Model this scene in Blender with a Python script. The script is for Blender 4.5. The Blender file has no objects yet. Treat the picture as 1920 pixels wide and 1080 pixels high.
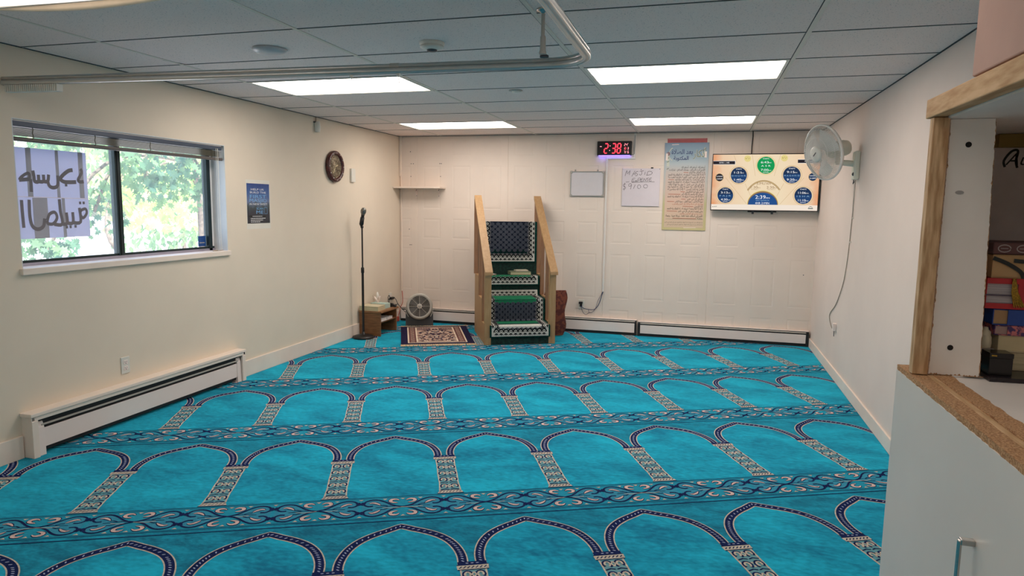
import bpy, bmesh, math, random
from math import sin, cos, pi, radians, sqrt
from mathutils import Vector, Matrix, Euler
random.seed(7)
SC = bpy.context.scene
COL = SC.collection
# ------------------------------------------------------------------ materials
def lin(c):
    c = c/255.0
    return c/12.92 if c <= .04045 else ((c+.055)/1.055)**2.4
def rgb(t): return (lin(t[0]), lin(t[1]), lin(t[2]), 1)
def newmat(name):
    m = bpy.data.materials.new(name); m.use_nodes = True
    nt = m.node_tree
    return m, nt, nt.nodes, nt.links, nt.nodes.get('Principled BSDF'), nt.nodes.get('Material Output')
def mat(name, c, rough=.6, metal=0, var=.06, scale=12, bump=0, bscale=80, spec=.5, stretch=(1,1,1), c2=None, lo=.35, hi=.65, detail=4, sheen=0):
    """procedural paint / wood / plastic: noise between two tones, optional bump"""
    m, nt, N, L, b, out = newmat(name)
    tc = N.new('ShaderNodeTexCoord'); mp = N.new('ShaderNodeMapping'); mp.inputs['Scale'].default_value = stretch
    L.new(tc.outputs['Object'], mp.inputs['Vector'])
    nz = N.new('ShaderNodeTexNoise'); nz.inputs['Scale'].default_value = scale; nz.inputs['Detail'].default_value = detail
    L.new(mp.outputs[0], nz.inputs['Vector'])
    rp = N.new('ShaderNodeValToRGB')
    a = rgb(c); e = rgb(c2) if c2 else tuple(min(1, x*(1-var)) for x in a[:3])+(1,)
    if not c2: a = tuple(min(1, x*(1+var*.5)) for x in a[:3])+(1,)
    rp.color_ramp.elements[0].position = lo; rp.color_ramp.elements[1].position = hi
    rp.color_ramp.elements[0].color = e; rp.color_ramp.elements[1].color = a
    L.new(nz.outputs['Fac'], rp.inputs['Fac']); L.new(rp.outputs['Color'], b.inputs['Base Color'])
    b.inputs['Roughness'].default_value = rough; b.inputs['Metallic'].default_value = metal
    b.inputs['Specular IOR Level'].default_value = spec
    if sheen: b.inputs['Sheen Weight'].default_value = sheen
    if bump:
        n2 = N.new('ShaderNodeTexNoise'); n2.inputs['Scale'].default_value = bscale; n2.inputs['Detail'].default_value = 3
        L.new(mp.outputs[0], n2.inputs['Vector'])
        bp = N.new('ShaderNodeBump'); bp.inputs['Strength'].default_value = bump; bp.inputs['Distance'].default_value = .002
        L.new(n2.outputs['Fac'], bp.inputs['Height']); L.new(bp.outputs[0], b.inputs['Normal'])
    return m
def emis(name, c, s, noise=0):
    m, nt, N, L, b, out = newmat(name)
    N.remove(b); e = N.new('ShaderNodeEmission'); e.inputs['Color'].default_value = rgb(c); e.inputs['Strength'].default_value = s
    L.new(e.outputs[0], out.inputs['Surface']); return m

CREAM = mat('cream wall paint', (227,213,194), .75, var=.03, scale=2.5, bump=.12, bscale=140, spec=.25)
CREAM_R = mat('pale wall paint', (227,212,202), .75, var=.03, scale=2.5, bump=.12, bscale=140, spec=.25)
CREAM_B = mat('cream panelling paint', (231,217,205), .65, var=.03, scale=3, bump=.1, bscale=120, spec=.3)
WHITE = mat('white trim paint', (238,222,208), .5, var=.03, scale=6)
WHITE2 = mat('white enamel', (240,224,216), .4, var=.02, scale=5)
PLASTIC = mat('white plastic', (222,218,208), .4, var=.02, scale=8)
DARKSLOT = mat('dark slot metal', (28,27,28), .6, var=.2)
BLACK = mat('black plastic', (20,20,22), .45, var=.2, scale=30)
BLACKM = mat('black enamelled metal', (30,26,25), .4, var=.2, scale=30, bump=.1)
GREY = mat('grey plastic', (70,72,76), .5, var=.1)
LGREY = mat('light grey plastic', (176,172,164), .45, var=.05)
ALU = mat('brushed aluminium', (190,190,188), .32, 1, var=.08, scale=40, stretch=(1,1,8))
STEEL = mat('satin steel', (185,182,178), .25, 1, var=.06, scale=40)
GRAPH = mat('dark green window aluminium', (26,44,46), .45, .3, var=.15)
WOOD = mat('pale varnished pine', (172,139,98), .5, var=.16, scale=7, stretch=(6,6,1), c2=(160,126,86))
WOODD = mat('reddish pine', (154,114,84), .5, var=.16, scale=7, stretch=(8,8,1), c2=(140,100,72))
LUMBER = mat('raw lumber', (214,176,132), .7, scale=9, stretch=(6,1,6), c2=(186,142,96))
LUMBERV = mat('raw lumber upright', (222,186,144), .7, scale=9, stretch=(8,8,1), c2=(176,134,92))
CHIP = mat('raw particle board edge', (204,160,116),.9,scale=220,c2=(158,114,76), lo=.42, hi=.6, bump=.5, bscale=200)
TABLEW = mat('brown laminate', (142,98,62), .5, scale=9, stretch=(1,1,7), c2=(116,76,46))
TABLET = mat('brown laminate top', (160,116,78), .45, scale=9, stretch=(1,5,1), c2=(132,90,58))
LAMIN = mat('white laminate', (236,223,212), .38, var=.03, scale=3)
LAMIN2 = mat('white laminate inner panel', (240,233,226), .45, var=.04, scale=5)
GREEN = mat('dark green stair carpet', (16,56,48), .95, scale=40, c2=(9,30,28), bump=.4, bscale=300)
# ------------------------------------------------------------------ mesh builder
class MB:
    def __init__(s): s.v=[]; s.f=[]; s.mi=[]; s.sm=[]; s.mats=[]; s.jd=None; s.jn=0
    def lift(s,fn):
        # successive flat motifs sit a hair above one another so that none are coplanar
        if not s.jd: return fn
        s.jn+=1; k=(s.jn%20)*2e-5; a,c,e=s.jd[0]*k,s.jd[1]*k,s.jd[2]*k
        def g(u,v): p=fn(u,v); return (p[0]+a,p[1]+c,p[2]+e)
        return g
    def m(s, mat):
        if mat not in s.mats: s.mats.append(mat)
        return s.mats.index(mat)
    def poly(s, pts, mat, smooth=False):
        n=len(s.v); s.v.extend([tuple(p) for p in pts]); s.f.append(tuple(range(n,n+len(pts)))); s.mi.append(s.m(mat)); s.sm.append(smooth)
    def grid(s, rows, mat, smooth=True, closed=False):
        n=len(s.v); w=len(rows[0])
        for r in rows: s.v.extend([tuple(p) for p in r])
        k=s.m(mat)
        for i in range(len(rows)-1):
            for j in range(w if closed else w-1):
                a=n+i*w+j; b=n+i*w+(j+1)%w
                s.f.append((a,b,b+w,a+w)); s.mi.append(k); s.sm.append(smooth)
    def box(s, x0,x1,y0,y1,z0,z1, mat, bev=0, M=None, seg=2):
        bm=bmesh.new(); bmesh.ops.create_cube(bm,size=1)
        for v in bm.verts: v.co=Vector(((x0+x1)/2+v.co.x*(x1-x0),(y0+y1)/2+v.co.y*(y1-y0),(z0+z1)/2+v.co.z*(z1-z0)))
        if bev: bmesh.ops.bevel(bm,geom=bm.edges[:],offset=bev,segments=seg,profile=.5,affect='EDGES',clamp_overlap=True)
        s.addbm(bm,mat,M,smooth=bool(bev) and False); bm.free()
    def addbm(s,bm,mat,M=None,smooth=False):
        n=len(s.v); bm.verts.index_update(); k=s.m(mat)
        for v in bm.verts:
            c=M@v.co if M else v.co; s.v.append((c.x,c.y,c.z))
        for f in bm.faces: s.f.append(tuple(n+v.index for v in f.verts)); s.mi.append(k); s.sm.append(smooth)
    def tube(s, path, r, mat, n=8, caps=True, closed=False):
        P=[Vector(p) for p in path]; R=r if isinstance(r,(list,tuple)) else [r]*len(P)
        rows=[]; up=None
        for i,p in enumerate(P):
            a=P[i-1] if i>0 else (P[-1] if closed else p); b=P[(i+1)%len(P)] if (i<len(P)-1 or closed) else p
            t=(b-a)
            if t.length<1e-9: t=Vector((0,0,1))
            t.normalize()
            if up is None:
                up=Vector((0,0,1)) if abs(t.z)<.9 else Vector((1,0,0))
            x=t.cross(up)
            if x.length<1e-6: up=Vector((1,0,0)) if abs(t.x)<.9 else Vector((0,1,0)); x=t.cross(up)
            x.normalize(); y=x.cross(t).normalized(); up=y
            rows.append([p+(x*cos(2*pi*j/n)+y*sin(2*pi*j/n))*R[i] for j in range(n)])
        if closed: rows.append(rows[0])
        s.grid(rows,mat,True,True)
        if caps and not closed: s.poly(rows[0][::1],mat); s.poly(rows[-1][::-1],mat)
    def lathe(s, prof, mat, n=24, M=None, smooth=True, ring=False):
        rows=[[Vector((r*cos(2*pi*j/n),r*sin(2*pi*j/n),z)) for j in range(n)] for r,z in prof]
        if M: rows=[[M@p for p in r] for r in rows]
        s.grid(rows,mat,smooth,True)
        if ring: return
        if prof[0][0]>1e-5: s.poly(rows[0][::-1],mat)
        if prof[-1][0]>1e-5: s.poly(rows[-1],mat)
    def prism(s, pts, ax, a, b, mat):
        """pts: 2D outline; ax: extrude axis ('x': pts are (y,z), 'y': (x,z), 'z': (x,y))"""
        f={'x':lambda p,t:(t,p[0],p[1]),'y':lambda p,t:(p[0],t,p[1]),'z':lambda p,t:(p[0],p[1],t)}[ax]
        A=[f(p,a) for p in pts]; B=[f(p,b) for p in pts]
        s.poly(A,mat); s.poly(B[::-1],mat)
        for i in range(len(pts)):
            j=(i+1)%len(pts); s.poly([A[i],B[i],B[j],A[j]],mat)
    def rib(s, pts, w, mat, fn, closed=False, taper=None):
        """flat ribbon of width w along 2D polyline, mapped by fn(u,v)"""
        fn=s.lift(fn); P=[Vector(p) for p in pts]; L=[];R=[]
        for i,p in enumerate(P):
            a=P[i-1] if i>0 else (P[-1] if closed else p); b=P[(i+1)%len(P)] if (i<len(P)-1 or closed) else p
            t=(b-a); t=t.normalized() if t.length>1e-9 else Vector((1,0)); nn=Vector((-t.y,t.x)); k=w/2*(taper[i] if taper else 1)
            L.append(p+nn*k); R.append(p-nn*k)
        rows=[[fn(*a),fn(*b)] for a,b in zip(R,L)]
        if closed: rows.append(rows[0])
        s.grid(rows,mat,False)
    def shape(s, pts, mat, fn): fn=s.lift(fn); s.poly([fn(*p) for p in pts],mat)
    def disc(s, c, rx, ry, mat, fn, n=24, rot=0):
        s.shape([(c[0]+rx*cos(2*pi*j/n)*cos(rot)-ry*sin(2*pi*j/n)*sin(rot), c[1]+rx*cos(2*pi*j/n)*sin(rot)+ry*sin(2*pi*j/n)*cos(rot)) for j in range(n)],mat,fn)
    def text(s, body, size, x, y, mat, fn, align='C', fit=None, shear=0, res=3, bold=0, mirror=False, ysc=1):
        me=text_mesh(body,res,bold)
        if not me.vertices: return
        xs=[v.co.x for v in me.vertices]; x0,x1=min(xs),max(xs)
        sx=size
        if fit: sx=fit/max(1e-6,(x1-x0))
        ox={'C':-(x0+x1)/2,'L':-x0,'R':-x1}[align]
        n=len(s.v); k=s.m(mat)
        for v in me.vertices:
            u=(v.co.x+ox+shear*v.co.y)*sx
            if mirror: u=-u
            s.v.append(tuple(fn(x+u, y+v.co.y*size*ysc)))
        for f in me.polygons: s.f.append(tuple(n+i for i in f.vertices)); s.mi.append(k); s.sm.append(False)
    def build(s, name, parent=None, kind=None):
        me=bpy.data.meshes.new(name); me.from_pydata(s.v,[],s.f)
        for m_ in s.mats: me.materials.append(m_)
        me.polygons.foreach_set('material_index',s.mi); me.polygons.foreach_set('use_smooth',s.sm); me.update()
        o=bpy.data.objects.new(name,me); COL.objects.link(o)
        if parent: o.parent=parent
        if kind: o['kind']=kind
        return o
_tc={}
def text_mesh(body,res=3,bold=0):
    key=(body,res,bold)
    if key in _tc: return _tc[key]
    c=bpy.data.curves.new('lettering','FONT'); c.body=body; c.resolution_u=res; c.offset=bold
    o=bpy.data.objects.new('lettering',c); COL.objects.link(o)
    bpy.context.view_layer.update()
    me=bpy.data.meshes.new_from_object(o.evaluated_get(bpy.context.evaluated_depsgraph_get()))
    bpy.data.objects.remove(o); bpy.data.curves.remove(c)
    _tc[key]=me; return me
AF={}
for i,ch in enumerate('ابةتثجحخدذرزسشصضطظعغفقكلمنهوىي'):
    pass
def _af():
    four='بتثجحخسشصضطظعغفقكلمنهي'; code=0xFE8D
    for ch in 'ابةتثجحخدذرزسشصضطظعغفقكلمنهوىي':
        k=4 if ch in four else 2
        AF[ch]=[chr(code+i) for i in range(k)]; code+=k
    AF['أ']=[chr(0xFE83),chr(0xFE84)]; AF['إ']=[chr(0xFE87),chr(0xFE88)]; AF['آ']=[chr(0xFE81),chr(0xFE82)]; AF['ء']=[chr(0xFE80)]
_af()
def arabic(t):
    """join letters with presentation forms and put them in visual order"""
    out=[]; i=0; prev=False
    t=t.replace('لا','\u0001').replace('لإ','\u0002').replace('لأ','\u0003')
    lam={'\u0001':(0xFEFB,0xFEFC),'\u0002':(0xFEF9,0xFEFA),'\u0003':(0xFEF7,0xFEF8)}
    for i,ch in enumerate(t):
        nx=t[i+1] if i+1<len(t) else ' '
        nj=(nx in AF and nx!='ء') or nx in lam
        if ch in lam: out.append(chr(lam[ch][1 if prev else 0])); prev=False; continue
        if ch not in AF: out.append(ch); prev=False; continue
        F=AF[ch]; d=len(F)==4
        if d and nj: out.append(F[3] if prev else F[2]); prev=True
        else: out.append(F[1] if prev and len(F)>1 else F[0]); prev=False
    return ''.join(reversed(out))
# ------------------------------------------------------------------ object helpers
def thing(name,label,cat,loc=(0,0,0),rz=0,group=None):
    o=bpy.data.objects.new(name,None); COL.objects.link(o); o.location=loc; o.rotation_euler=(0,0,rz); o.empty_display_size=.05
    o['label']=label; o['category']=cat
    if group: o['group']=group
    return o
def tag(o,label,cat,group=None,kind=None):
    o['label']=label; o['category']=cat
    if group: o['group']=group
    if kind: o['kind']=kind
    return o
def copy_tree(o,loc,rz=None,label=None):
    r=o.copy(); COL.objects.link(r); r.location=loc
    if rz is not None: r.rotation_euler=(0,0,rz)
    if label: r['label']=label
    for ch in list(o.children):
        c=ch.copy(); COL.objects.link(c); c.parent=r
        for g in ch.children:
            d=g.copy(); COL.objects.link(d); d.parent=c
    return r
def plane(y): return lambda a,b:(a,y,b)           # wall picture plane: local x right, z up, facing -y
def arc(cx,cy,rx,ry,a0,a1,n=12): return [(cx+rx*cos(radians(a0+(a1-a0)*i/n)),cy+ry*sin(radians(a0+(a1-a0)*i/n))) for i in range(n+1)]
def smooth(pts,n=4):
    """Catmull-Rom through 2D/3D points"""
    P=[Vector(p) for p in pts]; out=[]
    for i in range(len(P)-1):
        a=P[max(i-1,0)];b=P[i];c=P[i+1];d=P[min(i+2,len(P)-1)]
        for k in range(n):
            t=k/n; out.append(.5*((2*b)+(c-a)*t+(2*a-5*b+4*c-d)*t*t+(3*b-a-3*c+d)*t**3))
    out.append(P[-1]); return out
LEFT,RIGHT=radians(90),radians(-90)
W,YB,YF,ZC=4.967,8.005,-2.2,2.362
ANG=radians(25.2); CU=Vector((cos(ANG),sin(ANG))); CV=Vector((-sin(ANG),cos(ANG)))
# ------------------------------------------------------------------ room shell
b=MB(); b.box(-.2,W+.2,YF-.2,YB+.2,-.16,-.012,mat('floor screed',(120,118,112),.9)); b.build('floor',kind='structure')
# left wall with the window opening
WY0,WY1,WZ0,WZ1=2.955,4.715,1.07,1.962
b=MB()
for (y0,y1,z0,z1) in ((YF-.2,WY0,-.012,ZC+.1),(WY1,YB+.2,-.012,ZC+.1),(WY0,WY1,-.012,WZ0),(WY0,WY1,WZ1,ZC+.1)): b.box(-.2,0,y0,y1,z0,z1,CREAM)
b.build('wall_left',kind='structure')
b=MB(); b.box(W,W+.2,YF-.2,YB+.2,-.012,ZC+.1,CREAM_R); b.build('wall_right',kind='structure')
b=MB(); b.box(-.2,W+.2,YF-.2,YF,-.012,ZC+.1,CREAM); b.build('wall_front',kind='structure')
# back wall: sheets of embossed panelling, 1.2 m wide, three columns of raised panels each
b=MB(); b.box(-.2,W+.2,YB+.012,YB+.2,-.012,ZC+.1,CREAM_B)
cols=[]; grooves=[]
for k in range(-1,5):
    x0=.245+1.2*k; grooves.append(x0)
    for o in (.077,.475,.873): cols.append((x0+o,x0+o+.238))
cols=[(max(a,0),min(c,W)) for a,c in cols if c>.02 and a<W-.02 and min(c,W)-max(a,0)>.05]
zrows=[(.06,.285),(.418,.952),(1.078,1.33),(1.455,1.99),(2.115,2.30)]
segs=[]; x=0
marks=sorted([(a,c,'p') for a,c in cols]+[(g-.004,g+.004,'g') for g in grooves if .01<g<W-.01])
for a,c,t in marks:
    if a>x: segs.append((x,a,'f'))
    segs.append((max(a,x),c,t)); x=c
segs.append((x,W,'f'))
def q(x0,x1,z0,z1,d=0): b.poly([(x0,YB+d,z0),(x1,YB+d,z0),(x1,YB+d,z1),(x0,YB+d,z1)],CREAM_B)
for a,c,t in segs:
    if t=='f': q(a,c,0,ZC)
    elif t=='g':
        m_=(a+c)/2
        b.poly([(a,YB,0),(m_,YB+.004,0),(m_,YB+.004,ZC),(a,YB,ZC)],CREAM_B); b.poly([(m_,YB+.004,0),(c,YB,0),(c,YB,ZC),(m_,YB+.004,ZC)],CREAM_B)
    else:
        z=0
        for z0,z1 in zrows:
            q(a,c,z,z0); rings=[]
            for ins,d in ((0,0),(.005,.0017),(.012,.0017),(.032,0)):
                rings.append([(a+ins,YB+d,z0+ins),(c-ins,YB+d,z0+ins),(c-ins,YB+d,z1-ins),(a+ins,YB+d,z1-ins)])
            for r0,r1 in zip(rings,rings[1:]):
                for i in range(4): j=(i+1)%4; b.poly([r0[i],r0[j],r1[j],r1[i]],CREAM_B)
            b.poly(rings[-1],CREAM_B); z=z1
        q(a,c,z,ZC)
# screw holes and filler marks left in the panelling
for px,pz in ((.15,2.17),(.16,2.02),(.19,2.02),(.155,1.86),(.55,2.02),(.57,2.02),(.56,1.86),(.13,1.19),(.14,.99),(.16,.99),(4.86,.79)):
    b.disc((px,pz),.006,.006,GREY,lambda u,v:(u,YB-.0006,v),8)
b.build('wall_back',kind='structure')
# skirting boards
def skirt(name,x0,x1,y0,y1,h):
    b=MB(); b.box(x0,x1,y0,y1,0,h,WHITE,.003); b.build(name,kind='structure')
skirt('baseboard_left',0,.015,YF,2.875,.135); skirt('baseboard_left',0,.015,4.78,YB,.14)
skirt('baseboard_right',W-.015,W,YF,YB,.095)
skirt('baseboard_front',.015,W-.015,YF,YF+.015,.12)
# ------------------------------------------------------------------ ceiling: lay-in tiles, bars every 1.22 m, joints every 0.61 m
TILE,nt,N,L,bs,out=newmat('pitted mineral ceiling tile')
tc=N.new('ShaderNodeTexCoord'); nz=N.new('ShaderNodeTexNoise'); nz.inputs['Scale'].default_value=150; nz.inputs['Detail'].default_value=2
L.new(tc.outputs['Object'],nz.inputs['Vector']); rp=N.new('ShaderNodeValToRGB')
rp.color_ramp.elements[0].position=.27; rp.color_ramp.elements[0].color=rgb((140,140,142)); rp.color_ramp.elements[1].position=.37; rp.color_ramp.elements[1].color=rgb((237,221,214))
L.new(nz.outputs['Fac'],rp.inputs['Fac']); L.new(rp.outputs[0],bs.inputs['Base Color']); bs.inputs['Roughness'].default_value=.9; bs.inputs['Specular IOR Level'].default_value=.15
bp=N.new('ShaderNodeBump'); bp.inputs['Strength'].default_value=.4; bp.inputs['Distance'].default_value=.003; L.new(nz.outputs['Fac'],bp.inputs['Height']); L.new(bp.outputs[0],bs.inputs['Normal'])
TBAR=mat('cream ceiling bar',(214,206,194),.5,var=.03)
JOINT=mat('dark ceiling joint',(66,68,72),.9)
GX=[.568,1.787,3.006,4.225]; R0,RS=3.644,.6096
LIGHTS=[]   # (column, row)
b=MB()
lit={(0,1),(2,1),(0,5),(2,5),(0,-3),(2,-3),(0,-7),(2,-7)}
# a light fills row r (between joints r and r+1) of column c
lit={(c,r) for c in (0,2) for r in (1,5,-3,-7)}
xs=[0]+GX+[W]; rows=[R0+RS*r for r in range(-9,8)]; ys=[YF]+[y for y in rows if YF<y<YB]+[YB]
for i in range(5):
    for j in range(len(ys)-1):
        c=i-1; r=round((ys[j]-R0)/RS)
        if (c,r) in lit: continue
        b.poly([(xs[i],ys[j],ZC),(xs[i],ys[j+1],ZC),(xs[i+1],ys[j+1],ZC),(xs[i+1],ys[j],ZC)],TILE)
b.box(-.2,W+.2,YF-.2,YB+.2,ZC+.12,ZC+.2,TILE)
for k,gx in enumerate(GX):
    b.box(gx-.011,gx+.011,YF,YB,ZC-.003,ZC+.001,TBAR); b.box(gx-.015,gx-.011,YF,YB,ZC-.001,ZC+.001,JOINT)
for y in ys[1:-1]:
    r=round((y-R0)/RS)
    for i in range(5):
        a=xs[i]+(.012 if i else 0); e=xs[i+1]-(.015 if i<4 else 0)
        b.box(a,e,y-.004,y+.004,ZC-.002,ZC+.001,JOINT); b.box(a,e,y+.004,y+.011,ZC-.0025,ZC+.001,TBAR)
# wall angle round the edge and a black patch painted as one dark tile gap
b.box(0,.012,YF,YB,ZC-.004,ZC,JOINT); b.box(W-.008,W,YF,YB,ZC-.004,ZC,JOINT); b.box(0,W,YB-.012,YB,ZC-.006,ZC,JOINT)
b.poly([(.545,3.50,ZC-.0015),(.56,3.62,ZC-.0015),(.61,3.63,ZC-.0015)],BLACK)
b.build('ceiling',kind='structure')
# ------------------------------------------------------------------ ceiling lights
LW,LC=(7.2,(255,243,233))
def lensmat(LW=LW):
    m,nt,N,L,bs,out=newmat('glowing light diffuser'); N.remove(bs)
    tc=N.new('ShaderNodeTexCoord'); sp=N.new('ShaderNodeSeparateXYZ'); L.new(tc.outputs['Object'],sp.inputs[0])
    ab=N.new('ShaderNodeMath'); ab.operation='ABSOLUTE'; L.new(sp.outputs['Y'],ab.inputs[0])
    mr=N.new('ShaderNodeMapRange'); mr.interpolation_type='SMOOTHSTEP'
    sb=N.new('ShaderNodeMath'); sb.operation='SUBTRACT'; sb.inputs[1].default_value=.14; L.new(ab.outputs[0],sb.inputs[0])
    a2=N.new('ShaderNodeMath'); a2.operation='ABSOLUTE'; L.new(sb.outputs[0],a2.inputs[0]); L.new(a2.outputs[0],mr.inputs['Value'])
    mr.inputs['From Min'].default_value=.02; mr.inputs['From Max'].default_value=.13; mr.inputs['To Min'].default_value=LW*1.5; mr.inputs['To Max'].default_value=LW*.55
    e=N.new('ShaderNodeEmission'); e.inputs['Color'].default_value=rgb(LC); L.new(mr.outputs[0],e.inputs['Strength']); L.new(e.outputs[0],out.inputs['Surface']); return m
LENS=lensmat(); LENS_DIM=lensmat(LW*.4); LENS_LOW=lensmat(LW*.25); LENS_MID=lensmat(LW*.75); LENSOFF=mat('unlit light diffuser',(226,222,214),.35,var=.02); LFRAME=mat('white light frame',(232,226,214),.4)
def light(c,r,label,sag=False,on=True):
    LENS_=LENS if on is True else on or LENSOFF
    x0,x1=GX[c]+.012,GX[c+1]-.016; y0,y1=R0+RS*r+.012,R0+RS*(r+1)-.006
    cx,cy=(x0+x1)/2,(y0+y1)/2
    t=thing('ceiling_light',label,'ceiling light',(cx,cy,ZC),0,'recessed fluorescent ceiling lights')
    hx,hy=(x1-x0)/2,(y1-y0)/2
    f=MB()
    for a in ((-hx,hx,-hy,-hy+.018),(-hx,hx,hy-.018,hy),(-hx,-hx+.018,-hy+.018,hy-.018),(hx-.018,hx,-hy+.018,hy-.018)): f.box(a[0],a[1],a[2],a[3],-.004,.02,LFRAME,.001)
    f.box(-hx,hx,-hy,hy,.02,.1,LFRAME); f.build('frame',t)
    d=MB(); ix,iy=hx-.018,hy-.018
    if not sag: d.poly([(-ix,-iy,.004),(-ix,iy,.004),(ix,iy,.004),(ix,-iy,.004)],LENS_)
    else:
        rows_=[]
        for j in range(9):
            v=-iy+2*iy*j/8; rows_.append([(-ix+2*ix*i/16, v, .004-.010*max(0,(j-4)/4)**2*sin(pi*i/16)) for i in range(17)])
        d.grid(rows_,LENS_)
    d.build('diffuser',t)
    if sag:
        s_=MB(); s_.grid([[(-ix+2*ix*i/16,iy+.012+o,-.002-h*sin(pi*i/16)) for i in range(17)] for o,h in ((0,.004),(.001,.020),(.012,.034),(.022,.030))],mat('sagging diffuser lip',(236,214,186),.4)); s_.build('diffuser_lip',t)
    return t
light(2,1,'bright rectangular ceiling light right of the curtain rail bend'); light(0,1,'bright ceiling light just behind the straight curtain rail')
light(0,5,'narrow ceiling light near the back wall above the white shelf'); light(2,5,'narrow ceiling light near the back wall above the red clock')
light(0,-3,'ceiling light with a sagging diffuser at the top left corner',True,LENS_LOW); light(2,-3,'dim ceiling light behind the curtain rail, just above the frame',False,LENS_LOW)
light(0,-7,'ceiling light over the rear left of the room, behind the viewer',False,LENS_DIM); light(2,-7,'dimly lit ceiling light over the rear right of the room, behind the viewer',False,LENS_MID)
# ------------------------------------------------------------------ carpet
def carpetmat(name,c1,c2,s1=3.2,s2=14,lo=.36,hi=.66,bump=.35):
    m,nt,N,L,bs,out=newmat(name)
    tc=N.new('ShaderNodeTexCoord'); mp=N.new('ShaderNodeMapping'); mp.inputs['Rotation'].default_value=(0,0,-ANG); mp.inputs['Scale'].default_value=(.7,1.35,1); L.new(tc.outputs['Object'],mp.inputs[0])
    n1=N.new('ShaderNodeTexNoise'); n1.inputs['Scale'].default_value=s1; n1.inputs['Detail'].default_value=5; n1.inputs['Roughness'].default_value=.6; n1.inputs['Distortion'].default_value=.4; L.new(mp.outputs[0],n1.inputs['Vector'])
    n2=N.new('ShaderNodeTexNoise'); n2.inputs['Scale'].default_value=s2; n2.inputs['Detail'].default_value=4; L.new(mp.outputs[0],n2.inputs['Vector'])
    mx=N.new('ShaderNodeMath'); mx.operation='MULTIPLY_ADD'; mx.inputs[1].default_value=.35; L.new(n2.outputs[0],mx.inputs[0])
    m2=N.new('ShaderNodeMath'); m2.operation='MULTIPLY'; m2.inputs[1].default_value=.65; L.new(n1.outputs[0],m2.inputs[0]); L.new(m2.outputs[0],mx.inputs[2])
    rp=N.new('ShaderNodeValToRGB'); rp.color_ramp.elements[0].position=lo; rp.color_ramp.elements[1].position=hi
    rp.color_ramp.elements[0].color=rgb(c2); rp.color_ramp.elements[1].color=rgb(c1); L.new(mx.outputs[0],rp.inputs[0])
    n3=N.new('ShaderNodeTexNoise'); n3.inputs['Scale'].default_value=420; n3.inputs['Detail'].default_value=2; L.new(tc.outputs['Object'],n3.inputs['Vector'])
    bp=N.new('ShaderNodeBump'); bp.inputs['Strength'].default_value=bump; bp.inputs['Distance'].default_value=.004; L.new(n3.outputs[0],bp.inputs['Height']); L.new(bp.outputs[0],bs.inputs['Normal'])
    L.new(rp.outputs[0],bs.inputs['Base Color']); bs.inputs['Roughness'].default_value=.95; bs.inputs['Specular IOR Level'].default_value=.1
    bs.inputs['Sheen Weight'].default_value=1.0; bs.inputs['Sheen Roughness'].default_value=.45; bs.inputs['Sheen Tint'].default_value=(.07,.70,.9,1)
    return m
C_FIELD=carpetmat('turquoise carpet field',(26,184,218),(4,100,142),s2=38,lo=.37,hi=.63)
C_SPAN=carpetmat('darker turquoise carpet spandrel',(18,146,180),(4,72,108),s1=9,s2=60,lo=.38,hi=.6)
C_BORD=carpetmat('grey teal carpet border',(34,146,176),(24,126,160),s1=20,s2=80)
C_HEART=carpetmat('mauve grey border lobes',(70,136,168),(40,120,154),s1=60,s2=160)
C_NAVY=mat('navy carpet pile',(22,40,92),.95,scale=60,c2=(16,28,70),spec=.1)
C_LINE=mat('dark blue carpet line',(18,62,96),.95,scale=60,spec=.1)
C_CREAM=mat('cream carpet pile',(214,204,186),.95,scale=60,c2=(180,172,160),spec=.1)
C_PINK=mat('pale pink carpet pile',(222,196,188),.95,scale=60,c2=(196,170,166),spec=.1)
C_COL=carpetmat('grey green carpet column',(132,164,168),(92,140,152),s1=40,s2=140)
C_DASH=mat('pale lilac carpet dash',(168,178,206),.95,spec=.1)
U0,V0,P_,PV=3.978,2.701,.594,1.244
PH={-3:.03,-2:.03,-1:.028,0:-.011,1:-.013,2:-.06,3:.0,4:.0}
cb=MB(); cb.jd=(0,0,1)
XMIN,XMAX,YMIN,YMAX=.016,W-.016,YF+.016,YB-.004
def cmap(layer):
    z=layer*.0005
    def fn(u,v):
        p=CU*u+CV*v; return (p.x,p.y,z)
    return fn
L0,L1,L2,L3,L4,L5=[cmap(i) for i in range(6)]
def inside(u,v,m=.35):
    p=CU*u+CV*v; return XMIN-m<p.x<XMAX+m and YMIN-m<p.y<YMAX+m
half=[(0,-.012),(.03,-.030),(.062,-.050),(.1,-.071),(.14,-.098),(.178,-.131),(.21,-.172),(.235,-.222),(.252,-.28),(.259,-.335),(.258,-.392)]
half=[tuple(p) for p in smooth(half,3)]
archpts=[(-x,y) for x,y in half[::-1]]+half[1:]
def arch(uc,va):
    T=lambda pts:[(uc+x,va+y) for x,y in pts]
    cb.shape(T(archpts),C_FIELD,L1)
    cb.rib(T(archpts),.048,C_CREAM,L2); cb.rib(T(archpts),.036,C_NAVY,L3)
    # little pale dashes along the navy band
    acc=0
    for (x0,y0),(x1,y1) in zip(archpts,archpts[1:]):
        d=sqrt((x1-x0)**2+(y1-y0)**2); 
        acc+=d
        if acc>.018:
            acc=0; a=math.atan2(y1-y0,x1-x0)
            cb.disc((uc+(x0+x1)/2,va+(y0+y1)/2),.0085,.0035,C_DASH,L4,6,a+.9)
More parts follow.
